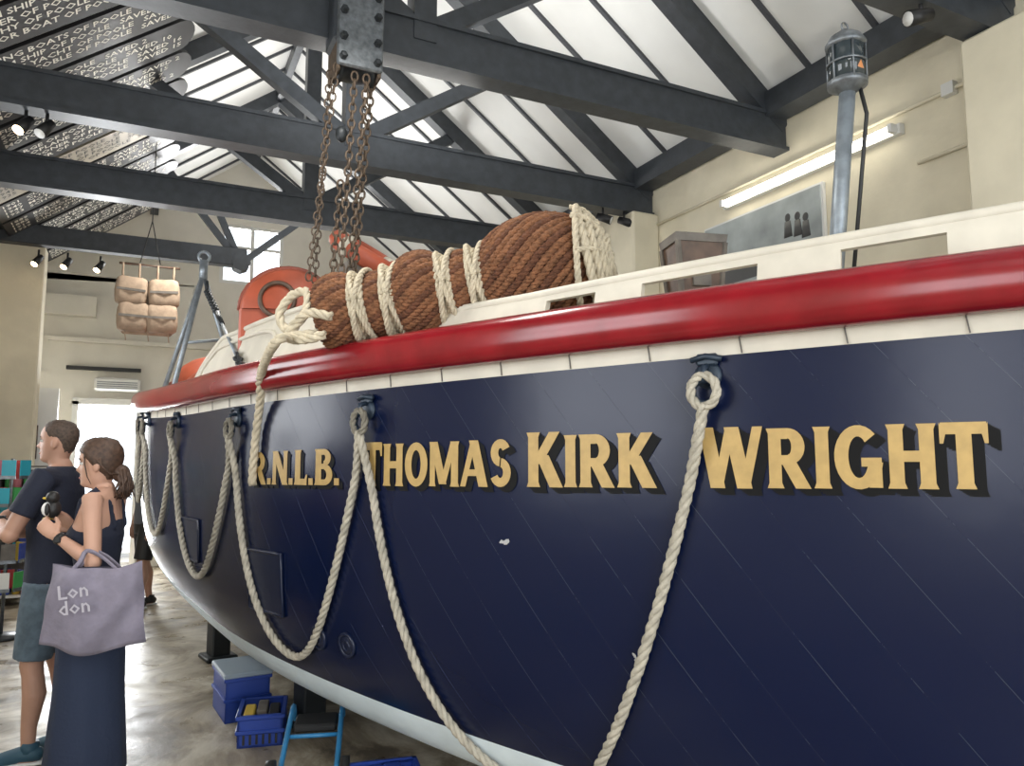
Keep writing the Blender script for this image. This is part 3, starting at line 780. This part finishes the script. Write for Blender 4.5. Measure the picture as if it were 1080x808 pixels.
def crate(name,c,d,k,R=None,lid=None,slots=True,fill=None):
    m=MB(); R=R or Matrix.Identity(3); c=Vector(c); x,y,z=d; t=.012
    for sx in (-1,1): m.box(c+R@Vector((sx*(x/2-t/2),0,z/2)),(t,y,z),k,R)
    for sy in (-1,1): m.box(c+R@Vector((0,sy*(y/2-t/2),z/2)),(x,t,z),k,R)
    m.box(c+R@Vector((0,0,t/2)),(x,y,t),k,R)
    for zz in (z,z*.55): 
        for sx in (-1,1): m.box(c+R@Vector((sx*x/2,0,zz-.012)),(.024,y+.02,.022),k,R,bev=.004)
        for sy in (-1,1): m.box(c+R@Vector((0,sy*y/2,zz-.012)),(x+.02,.024,.022),k,R,bev=.004)
    if slots:
        for sx in (-1,1):
            for i in range(5): m.box(c+R@Vector((sx*(x/2+.004),(i-2)*y/6,z*.3)),(.006,.012,z*.4),'black',R)
        for sy in (-1,1):
            for i in range(6): m.box(c+R@Vector(((i-2.5)*x/7,sy*(y/2+.004),z*.3)),(.012,.006,z*.4),'black',R)
    if lid: m.box(c+R@Vector((0,0,z+.012)),(x+.03,y+.03,.03),lid,R,bev=.008)
    if fill:
        for i,k2 in enumerate(fill): m.box(c+R@Vector(((i-(len(fill)-1)/2)*x*.28,(.03 if i%2 else -.04),z*.5)),(x*.24,y*.6,z*.95),k2,R,bev=.006)
    return m.obj(name)
crate('storage_box',(.64,5.22,0),(.26,.40,.26),'crate_blue',rotz(D(5)),lid='box_clear',slots=False)
crate('storage_crate',(.70,4.70,0),(.24,.34,.17),'crate_blue',rotz(D(-12)),fill=('yellow','wood_grey','black'))
crate('storage_crate.001',(1.08,3.55,0),(.32,.30,.14),'crate_blue',rotz(D(-10)),fill=('black','crate_blue'))
m=MB(); R=rotz(D(-16)); c=Vector((.87,4.10,0))
def tp(x,y,z): return c+R@Vector((x,y,z))
for sx in (-.13,.13):
    m.tube(resample([tp(sx,.3,.16),tp(sx,.27,.22),tp(sx,.18,.235),tp(sx,-.34,.12)],.03),.014,'trolley_blue',10)
m.tube([tp(-.13,.3,.16),tp(.13,.3,.16)],.014,'trolley_blue',10)
m.tube([tp(-.13,-.05,.18),tp(.13,-.05,.18)],.011,'trolley_blue',8)
m.box(tp(0,.12,.19),(.22,.2,.04),'black',R,bev=.01)
for sx in (-1,1): m.tube([tp(sx*.15,-.36,.09),tp(sx*.19,-.36,.09)],.09,'black',20); m.tube([tp(sx*.15,-.36,.09),tp(sx*.195,-.36,.09)],.04,'plastic_white',12)
m.box(tp(0,-.45,.01),(.28,.12,.01),'trolley_blue',R); m.box(tp(0,-.385,.06),(.28,.01,.1),'trolley_blue',R)
m.obj('sack_truck')
for u in (-.34,.05,.45):
    c=O+A*(u*HL); R=rotz(th); zt=max(.05,zb(u)-.09)
    m=MB(); m.box((c.x,c.y,zt/2),(.7,.22,zt),'wood_dark',R,bev=.01); m.box((c.x,c.y,zt/2),(.74,.1,zt*.6),'iron_black',R,bev=.01); m.obj('keel_block')
    for sg in (1,-1):
        q=c+S*(sg*.60*bw(u)); hgt=zb(u)-.005
        m=MB(); m.box((q.x,q.y,hgt/2),(.14,.18,hgt),'iron_black',R,bev=.01); m.box((q.x,q.y,.02),(.24,.26,.04),'iron_black',R,bev=.01); m.obj('hull_chock')

m=MB(); m.box((-1.32,11.1,1.25),(.72,.08,2.5),'plastic_white'); 
m.box((-1.32,11.04,1.82),(.33,.02,.42),'wood_dark',bev=.004); m.box((-1.32,11.028,1.82),(.28,.01,.37),'plastic_white'); m.box((-1.32,11.02,1.82),(.18,.008,.22),'photo_grey')
m.obj('display_partition')
m=MB(); gx0,gx1,gy=-1.72,-.92,10.25
for z in (.1,.5,.9,1.25,1.5): m.box(((gx0+gx1)/2,gy,z),(gx1-gx0,.36,.025),'plastic_white')
for x in (gx0,gx1): m.box((x,gy,.78),(.03,.36,1.5),'plastic_white')
m.box(((gx0+gx1)/2,gy+.17,.78),(gx1-gx0,.015,1.5),'wood_grey')
cols=['green','teal','redcloth','yellow','pink','crate_blue','black','plastic_white','wood_grey','teal','green']
for z,hm_ in ((.115,.3),(.515,.3),(.915,.26),(1.265,.2)):
    x=gx0+.05
    while x<gx1-.12:
        w=random.uniform(.05,.12);h=random.uniform(.1,hm_);k=random.choice(cols)
        if random.random()<.5: m.box((x+w/2,gy-.05,z+h/2),(w,.16,h),k,bev=.01)
        else: m.lathe([(.01,0),(w*.45,0),(w*.45,h*.65),(w*.18,h*.8),(w*.18,h),(.01,h)],(x+w/2,gy-.06,z),k,12)
        x+=w+.012
m.obj('gift_shelf')
m=MB(); c=Vector((-1.05,8.3,0))
m.tube([c,c+Vector((0,0,1.6))],.015,'steel',8); m.lathe([(.02,0),(.2,0),(.2,.02),(.02,.04)],c,'iron_black',20)
for z in (.5,.75,1.0,1.25,1.5):
    for j in range(6):
        a=j*math.pi/3+z; R=rotz(a); q=c+R@Vector((.13,0,z)); m.box(q,(.01,.11,.17),random.choice(cols),R); m.box(q+R@Vector((.012,0,-.07)),(.02,.12,.03),'steel',R)
m.obj('postcard_spinner')

# ---------------------------------------------------------------- people
def remesh(o,vox,sm=4):
    md=o.modifiers.new('r','REMESH'); md.mode='VOXEL'; md.voxel_size=vox; md.use_smooth_shade=True
    s2=o.modifiers.new('s','SMOOTH'); s2.factor=.5; s2.iterations=sm
    dg=bpy.context.evaluated_depsgraph_get(); me=bpy.data.meshes.new_from_object(o.evaluated_get(dg))
    mats=[m_ for m_ in o.data.materials]; o.modifiers.clear(); o.data=me
    if not me.materials and mats: me.materials.append(mats[0])
    me.polygons.foreach_set('use_smooth',[True]*len(me.polygons)); me.update(); return o
HROW=[(-.012,.035,.02,.035),(0,.07,.035,.042),(.015,.084,.05,.050),(.035,.084,.062,.056),(.06,.083,.075,.061),(.085,.084,.086,.066),(.11,.080,.096,.071),(.14,.087,.101,.075),(.17,.083,.099,.075),(.195,.068,.088,.066),(.215,.044,.062,.046),(.227,.012,.02,.016)]
def hrow(z):
    z=max(HROW[0][0],min(HROW[-1][0],z))
    for i in range(len(HROW)-1):
        if HROW[i+1][0]>=z:
            t=(z-HROW[i][0])/(HROW[i+1][0]-HROW[i][0]); t2=t
            return [HROW[i][k]*(1-t2)+HROW[i+1][k]*t2 for k in (1,2,3)]
def headpt(th,z,off=0.):
    f,b,w=hrow(z); c=math.cos(th);s=math.sin(th)
    x=(f if c>0 else b)*c; y=w*s
    at=abs(th) if th<=math.pi else 2*math.pi-th
    g=lambda a,b,sa,sb:math.exp(-((at-a)/sa)**2-((z-b)/sb)**2)
    x+=.024*g(0,.084,.17,.014)+.013*g(0,.105,.14,.018)+.004*g(0,.142,.5,.012)+.006*g(0,.052,.28,.007)+.005*g(0,.040,.26,.007)+.006*g(0,.010,.35,.014)
    x-=.009*g(.42,.115,.22,.013)
    n=Vector((x,y,0)); 
    if off and n.length>1e-5: n=n+n.normalized()*off
    return Vector((n.x,n.y,z+(off if z>.2 else 0)))
def add_head(m,k,T):
    old=m.T; m.T=T; rows=44; cols=48; vs=[]
    for i in range(rows+1):
        z=-.012+.239*(i/rows)
        for j in range(cols): vs.append(headpt(2*math.pi*j/cols,z))
    fs=[(i*cols+j,i*cols+(j+1)%cols,(i+1)*cols+(j+1)%cols,(i+1)*cols+j) for i in range(rows) for j in range(cols)]
    fs.append(tuple(range(cols-1,-1,-1))); fs.append(tuple(rows*cols+j for j in range(cols)))
    m.add(vs,fs,k,True)
    for sg in (1,-1):
        m.sphere((-.008,sg*.073,.098),(.017,.009,.030),k,12,8,Matrix.Rotation(D(-12),3,'Y')); 
    m.T=old
def add_hair(m,k,T,line,thick,low=.0):
    old=m.T; m.T=T; cols=56; rows=22; vs=[]
    for j in range(cols):
        th_=2*math.pi*j/cols; z0=line(th_ if th_<=math.pi else 2*math.pi-th_)
        for i in range(rows+1):
            t=i/rows; z=z0+(.2275-z0)*(1-(1-t)**1.3)
            o_=thick*min(1,t*6)**.6-.003+ (random.uniform(-.0018,.0018))
            vs.append(headpt(th_,z,o_))
    R1=rows+1
    fs=[(j*R1+i,((j+1)%cols)*R1+i,((j+1)%cols)*R1+i+1,j*R1+i+1) for j in range(cols) for i in range(rows)]
    m.add(vs,fs,k,True); m.T=old
def add_face(m,T):
    old=m.T; m.T=T
    for sg in (1,-1):
        m.sphere((.067,sg*.031,.114),(.012,.014,.0085),'eye_white',12,8); m.sphere((.077,sg*.032,.114),(.004,.005,.0055),'eye_dark',8,6)
        m.tube([(.083,sg*.014,.133),(.082,sg*.03,.139),(.072,sg*.047,.134)],[.0025,.003,.002],'hair_brown',6)
        m.tube([(.078,sg*.018,.119),(.079,sg*.031,.123),(.071,sg*.045,.118)],.0018,'eye_dark',6)
    m.tube([(.083,-.02,.047),(.0905,0,.0455),(.083,.02,.047)],[.002,.0045,.002],'lips',8)
    m.T=old
def add_hand(m,k,w,d,n,side,curl=.6,sz=1.):
    w=Vector(w);d=Vector(d).normalized();n=Vector(n);n=(n-d*n.dot(d)).normalized();t=d.cross(n)*side
    kn=w+d*.088*sz
    m.tube([w-d*.01,w+d*.03*sz,w+d*.065*sz,kn],[.024*sz,.033*sz,.038*sz,.036*sz],k,12,up=n,sq=(.42,1.0),round_=True)
    for i,(o_,L,r) in enumerate(((.028,.072,.0088),(.0095,.080,.009),(-.0095,.074,.0088),(-.027,.058,.0078))):
        p=kn+t*o_*sz-d*.02*sz; pts=[p,p+d*.02*sz]; dirn=d.copy(); a=0
        for s_ in (.45,.32,.23):
            a+=curl*(.75 if s_<.4 else .6); dirn=d*math.cos(a)+n*math.sin(a); pts.append(pts[-1]+dirn*L*s_*sz)
        m.tube(pts,[r*1.05,r*1.05,r,r*.93,r*.8],k,8,round_=True)
    p=w+d*.02*sz+t*.026*sz; dd=(d*.75+t*.6+n*.35).normalized(); d2=(d*.95+t*.15+n*.5).normalized()
    m.tube([p,p+dd*.035*sz,p+dd*.035*sz+d2*.03*sz,p+dd*.035*sz+d2*.052*sz],[.014,.012,.010,.009],k,8,round_=True)
def person(name,loc,yaw,H,sex,pose,cloth,skin,hair):
    root=empty(name); root.location=loc; root.rotation_euler=(0,0,yaw)
    s=H/1.75; fem=sex=='f'
    sh=.165 if fem else .195
    P=pose; hx=P.get('lean',.0)
    headT=Matrix.Translation((.012+hx,0,H-.227*1.0))@Matrix.Rotation(P.get('hyaw',0),4,'Z')@Matrix.Rotation(P.get('hpitch',0),4,'Y')
    m=MB()
    zsh=H-.305 if fem else H-.32
    if fem: secs=[(0,0,.86*s,.09,.14),(0,0,.92*s,.112,.165),(0,0,.98*s,.108,.163),(.0,0,1.06*s,.088,.128),(.005,0,1.12*s,.085,.12),(.012,0,1.2*s,.098,.132),(.02,0,1.27*s,.115,.142),(.008,0,1.34*s,.098,.15),(-.005,0,zsh+.02,.07,.15),(-.01,0,zsh+.055,.05,.09),(-.01,0,zsh+.075,.042,.05)]
    else: secs=[(0,0,.86*s,.09,.14),(0,0,.93*s,.112,.16),(0,0,1.0*s,.11,.152),(.0,0,1.1*s,.108,.148),(.005,0,1.2*s,.115,.16),(.01,0,1.3*s,.122,.175),(.0,0,1.37*s,.11,.182),(-.008,0,zsh+.01,.08,.18),(-.012,0,zsh+.05,.058,.11),(-.01,0,zsh+.075,.05,.06)]
    m.loft(secs,skin)
    nk=.046 if fem else .056
    m.tube([(-.015,0,zsh+.02),(-.005,0,zsh+.08),(.008+hx,0,H-.215),(.0+hx,0,H-.16)],[nk*1.25,nk,nk*.97,nk],skin,16,round_=True)
    add_head(m,skin,headT)
    ar=(.046,.040,.036,.030,.022) if fem else (.056,.050,.043,.037,.027)
    for sg,key in ((1,'L'),(-1,'R')):
        if key not in P: 
            a=[(-.01,sg*sh,zsh),(-.02,sg*(sh+.05),zsh-.29),(.05,sg*(sh+.04),zsh-.53)]; hd=((.1,0,-1),(0,-sg,0),.4)
        else: a=P[key][0]; hd=P[key][1]
        a=[Vector(x) for x in a]; 
        pts=[Vector((-.01,sg*sh*.72,zsh-.0)),a[0],a[0].lerp(a[1],.4),a[1]-(a[1]-a[0]).normalized()*.03,a[1]+(a[2]-a[1]).normalized()*.03,a[1].lerp(a[2],.35),a[2]]
        m.tube(pts,[ar[0]*.95,ar[0],ar[1],ar[2],ar[2],ar[3]*1.12,ar[4]],skin,14,round_=True)
        m.sphere(a[1],ar[2]*1.02,skin)
        add_hand(m,skin,a[2],hd[0],hd[1],P.get('thumb'+key,sg),hd[2],.95 if fem else 1.08)
    for sg in (1,-1):
        ft=P.get('foot',{}).get(sg,(0,0)); x0,y0=ft
        hip=Vector((0,sg*.085,.90*s)); kn=Vector((.015+x0*.5,sg*.092+y0*.5,.49*s)); an=Vector((-.02+x0,sg*.095+y0,.085))
        m.tube([hip,hip.lerp(kn,.35),hip.lerp(kn,.8),kn,kn.lerp(an,.12)+Vector((-.008,0,0)),kn.lerp(an,.35)+Vector((-.02,0,0)),kn.lerp(an,.75),an],[.092,.085,.062,.056,.052,.057,.038,.034],skin,16,round_=True)
        m.tube([an+Vector((-.03,0,-.045)),an+Vector((.04,0,-.045)),an+Vector((.12,sg*.01,-.06)),an+Vector((.175,sg*.015,-.065))],[.036,.040,.036,.022],skin,12,round_=True,up=(0,0,1),sq=(.75,1.05))
    o=remesh(m.obj('body',root),.0055,3)
    m=MB(); add_face(m,headT); m.obj('face',root)
    hair(root,headT)
    cloth(root,s,zsh,sh,P,H)
    return root
def shoes(root,k,P,sole='white',ankle=.085):
    m=MB()
    for sg in (1,-1):
        x0,y0=P.get('foot',{}).get(sg,(0,0)); an=Vector((-.02+x0,sg*.095+y0,.085))
        m.tube([an+Vector((-.035,0,-.03)),an+Vector((.03,0,-.03)),an+Vector((.11,sg*.01,-.048)),an+Vector((.18,sg*.015,-.058))],[.046,.049,.045,.028],k,14,round_=True,up=(0,0,1),sq=(.85,1.0))
        m.tube([an+Vector((-.005,0,-.03)),an+Vector((-.012,0,.03))],[.046,.042],k,14)
        m.tube([an+Vector((-.05,0,-.072)),an+Vector((.03,0,-.072)),an+Vector((.11,sg*.01,-.072)),an+Vector((.19,sg*.015,-.072))],[.042,.044,.044,.028],sole,14,round_=True,up=(0,0,1),sq=(.28,1.0))
    m.obj('shoes',root)
def w_hair(root,T):
    m=MB(); 
    def line(t):
        if t<.9: return .178-.02*(t/.9)
        if t<1.5: return .158-.075*((t-.9)/.6)
        return .083-.06*min(1,(t-1.5)/.9)
    add_hair(m,'hair_brown',T,line,.014)
    old=m.T; m.T=T
    m.sphere((-.095,0,.055),(.043,.046,.045),'hair_brown',16,12)
    for i in range(60):
        a=random.uniform(0,6.28); r=random.uniform(.01,.045); y=r*math.cos(a); x=-.10+r*math.sin(a)*.6
        m.tube([(x,y,.075),(x-.015,y*1.2,.025),(x-.012+random.uniform(-.03,.02),y*1.4,-.02),(x-.0+random.uniform(-.03,.03),y*1.5,-.05-random.uniform(0,.03))],[.007,.008,.005,.002],'hair_brown',5)
    for i in range(24):
        yy=random.choice((-1,1)); m.tube([(.02-random.uniform(0,.05),yy*.074,.16),(-.03,yy*(.08+random.uniform(0,.01)),.10),(-.065,yy*.075,.055),(-.095,yy*.04,.05)],[.003,.005,.005,.004],'hair_brown',5)
    for yy in (1,-1): m.tube([(.05,yy*.062,.16),(.045,yy*.076,.11),(.035,yy*.076,.05),(.02,yy*.07,.01)],[.003,.004,.003,.001],'hair_brown',5)
    m.T=old; m.obj('hair',root)
def w_cloth(root,s,zsh,sh,P,H):
    m=MB(); base=[(0,0,.96*s,.118,.168),(.0,0,1.06*s,.098,.138),(.005,0,1.12*s,.095,.13),(.012,0,1.2*s,.108,.142),(.022,0,1.265*s,.128,.150),(.014,0,1.31*s,.112,.140),(.006,0,1.345*s,.098,.118)]
    m.loft(base,'cloth_navy')
    for sg in (1,-1): m.tube([(.085,sg*.075,1.30*s),(.06,sg*.085,zsh+.01),(.0,sg*.09,zsh+.062),(-.06,sg*.085,zsh+.0),(-.085,sg*.07,1.30*s)],.016,'cloth_navy',8,up=(0,sg,.2),sq=(.5,1.3))
    remesh(m.obj('tank_top',root),.008,3)
    m=MB(); n=60; vs=[]
    prof=[(1.07,.103,.142),(1.02,.118,.160),(.95,.134,.182),(.88,.142,.19),(.75,.142,.185),(.5,.15,.178),(.3,.165,.185),(.11,.18,.195),(.10,.175,.19)]
    for (z,rx,ry) in prof:
        amp=.010*max(0,(1.0-z))
        for j in range(n):
            a=2*math.pi*j/n; f=1+amp*6*(math.sin(a*7+z*3)+.5*math.sin(a*13+1))/1.5*.5
            vs.append((rx*math.cos(a)*f+.01,ry*math.sin(a)*f,z*s))
    fs=[(i*n+j,i*n+(j+1)%n,(i+1)*n+(j+1)%n,(i+1)*n+j) for i in range(len(prof)-1) for j in range(n)]
    fs.append(tuple(range(n-1,-1,-1))); m.add(vs,fs,'cloth_skirt',True); m.obj('long_skirt',root)
    shoes(root,'shoe_teal',P)
    a,b=[Vector(x) for x in P['L'][0][1:3]]; q=a.lerp(b,.9); m=MB(); m.tube([q-(b-a).normalized()*.012,q+(b-a).normalized()*.012],.029,'black',14); m.box(q+Vector((0,.03,.0)),(.03,.012,.03),'black',bev=.004); m.obj('wrist_watch',root)
    m=MB(); N=24; Mz=18; vs=[]; bx=-.095
    for side in (1,-1):
        for i in range(N+1):
            for j in range(Mz+1):
                x=i/N;z=j/Mz
                wd=.19+.035*(1-z); bul=.075*(math.sin(math.pi*x)**.5)*(math.sin(math.pi*min(1,.12+.80*(1-z)))**.6)
                zz=1.11-(1-z)*.36-.035*math.sin(math.pi*x)*(1-z)-.035*z*math.sin(math.pi*x)**2+.010*math.sin(9*x+3*z)
                if z>.95: bul*=.6
                fold=.014*math.sin(13*x+5*z)*math.sin(7*z+2*x)
                vs.append((bx+(x-.5)*2*wd,.285+side*bul+.008*math.sin(11*x+7*z)+fold,zz))
    G=Mz+1;off=(N+1)*G
    fs=[]
    for b_ in (0,off):
        for i in range(N):
            for j in range(Mz):
                q=(b_+i*G+j,b_+(i+1)*G+j,b_+(i+1)*G+j+1,b_+i*G+j+1); fs.append(q if b_ else q[::-1])
    for i in range(N): fs.append((i*G,(i+1)*G,off+(i+1)*G,off+i*G))
    m.add(vs,fs,'tote',True)
    el=Vector(P['L'][0][1])
    for yy in (.025,-.025):
        m.tube(resample([(bx+.11,.285+yy,1.06),(bx+.07,.27+yy,1.11),(el.x+.02,el.y+yy*.6+.01,el.z+.055),(el.x-.06,.26+yy,1.13),(bx-.11,.285+yy,1.06)],.03),.011,'tote',6,sq=(1,.5))
    tv,tf=text_mesh('Lon\ndon',.085,.8)
    m.T=Matrix.Translation((bx+.12,.385,.96))@Matrix.Rotation(D(8),4,'Y')
    m.add([(-v[0],0,v[1]) for v in tv],[f[::-1] for f in tf],'bag_print'); m.T=Matrix.Identity(4)
    m.obj('tote_bag',root)
    m=MB(); c=Vector((.205,.035,1.335))
    m.sphere(c,(.035,.038,.045),'black'); m.sphere(c+Vector((.0,.01,.055)),(.03,.032,.03),'black'); m.sphere(c+Vector((.018,.02,.0)),(.024,.028,.034),'white'); m.sphere(c+Vector((.03,.02,.052)),(.012,.008,.006),'yellow')
    for sg in (1,-1): m.sphere(c+Vector((.01,sg*.04,.0)),(.012,.012,.03),'black',10,6); m.sphere(c+Vector((.02,sg*.018,-.045)),(.018,.012,.008),'yellow',10,6)
    m.obj('plush_penguin',root)
wp={'L':([(-.015,.165,1.392),(-.055,.225,1.10),(.13,.165,1.215)],((.75,-.25,.55),(.3,-.9,.1),.75)),
    'R':([(-.015,-.165,1.392),(.0,-.215,1.11),(.145,-.08,1.225)],((.6,.25,.7),(.3,.9,0),.7)),'thumbL':-1,'thumbR':-1,'hyaw':D(4),'hpitch':D(4)}
person('woman',(-.16,4.27,0),D(163),1.67,'f',wp,w_cloth,'skin_f',w_hair)
def m_hair(root,T):
    m=MB()
    def line(t):
        if t<.7: return .197-.01*t
        if t<1.35: return .19-.06*((t-.7)/.65)
        if t<1.75: return .125
        return .125-.085*min(1,(t-1.75)/.6)
    add_hair(m,'hair_short',T,line,.006); m.obj('hair',root)
def m_cloth_f(shirt,pants,shoe):
    def f(root,s,zsh,sh,P,H):
        m=MB(); secs=[(0,0,.90*s,.128,.178),(0,0,1.0*s,.126,.168),(.0,0,1.1*s,.124,.165),(.005,0,1.2*s,.130,.174),(.01,0,1.3*s,.136,.187),(.0,0,1.37*s,.124,.194),(-.008,0,zsh+.015,.094,.19),(-.012,0,zsh+.055,.07,.115),(-.01,0,zsh+.068,.064,.078)]
        m.loft(secs,shirt)
        for sg,key in ((1,'L'),(-1,'R')):
            a=[Vector(x) for x in (P[key][0] if key in P else [(-.01,sg*sh,zsh),(-.02,sg*(sh+.05),zsh-.29)])]
            m.tube([Vector((-.01,sg*sh*.6,zsh-.01)),a[0],a[0].lerp(a[1],.35),a[0].lerp(a[1],.66)],[.068,.070,.066,.066],shirt,16)
        remesh(m.obj('t_shirt',root),.008,4)
        m=MB(); m.loft([(0,0,.80*s,.12,.168),(0,0,.9*s,.122,.172),(0,0,1.0*s,.116,.16)],pants)
        for sg in (1,-1):
            x0,y0=P.get('foot',{}).get(sg,(0,0)); hip=Vector((0,sg*.085,.90*s)); kn=Vector((.015+x0*.5,sg*.092+y0*.5,.49*s)); m.tube([hip,hip.lerp(kn,.4),hip.lerp(kn,.92)],[.105,.102,.092],pants,18)
        remesh(m.obj('denim_shorts',root),.009,3)
        shoes(root,shoe,P)
        if 'L' in P:
            a,b=[Vector(x) for x in P['L'][0][1:3]]; q=a.lerp(b,.84); m=MB(); m.tube([q-(b-a).normalized()*.014,q+(b-a).normalized()*.014],.035,'black',14); m.box(q+Vector((.0,.0,.035)),(.035,.035,.012),'iron_black',bev=.004); m.obj('wrist_watch',root)
            m=MB(); m.box((.10,.125,1.36),(.02,.05,.012),'white',rotz(D(40))); m.obj('shirt_logo',root)
    return f
mp={'L':([(-.0,.20,1.475),(.12,.255,1.19),(.26,.04,1.245)],((.02,-1,.22),(-1,0,.2),.45)),
    'R':([(-.0,-.20,1.475),(.12,-.25,1.18),(.235,.0,1.175)],((-.1,1,.15),(-1,0,.2),.45)),'thumbL':1,'thumbR':-1,'foot':{1:(.05,0),-1:(-.06,0)}}
person('man',(-.40,4.88,0),D(165),1.79,'m',mp,m_cloth_f('cloth_navy','denim','shoe_teal'),'skin_m',m_hair)
person('man.001',(.10,9.35,0),D(200),1.75,'m',{'foot':{1:(.10,0),-1:(-.08,0)}},m_cloth_f('shirt_grey','black','black'),'skin_m',m_hair)

# ---------------------------------------------------------------- lights
sc=bpy.context.scene
w=bpy.data.worlds.new('world'); sc.world=w; w.use_nodes=True; nt=w.node_tree; bg=nt.nodes['Background']; bg.inputs['Color'].default_value=(.86,.93,1,1); bg.inputs['Strength'].default_value=1.9
def area(name,loc,rot,sx,sy,e,col=(1,1,1)):
    l=bpy.data.lights.new(name,'AREA'); l.shape='RECTANGLE'; l.size=sx;l.size_y=sy;l.energy=e;l.color=col
    o=bpy.data.objects.new(name,l); bpy.context.collection.objects.link(o); o.location=loc; o.rotation_euler=rot; return o
area('doorway_daylight',(1.5,YN-.3,1.9),(D(90),0,0),4.6,3.4,195,(.95,.98,1))
area('far_door_daylight',(-.47,YF+.3,1.3),(D(-90),0,0),.8,2.3,240,(.95,.98,1))
area('gable_window_daylight',(1.5,YF+.3,5.0),(D(-70),0,0),1,1,110)
for i,h in enumerate(LW): area('side_window_daylight_%d'%i,(XL-.3,(h[0]+h[1])/2,(h[2]+h[3])/2),(0,D(-90),0),1.9,1.7,64,(.96,.98,1))
for i,y in enumerate((1.0,5.0,9.0)): area('ceiling_lamp_%d'%i,(1.5,y,4.0),(D(180),0,0),1.2,.3,60,(1,.98,.94)); 
for i,y in enumerate((-1.0,3.4,8.5)): area('hall_lamp_%d'%i,(.6,y,4.0),(0,0,0),1.0,.3,38,(1,.97,.9))
sc.view_settings.view_transform='Standard'; sc.view_settings.exposure=0.08
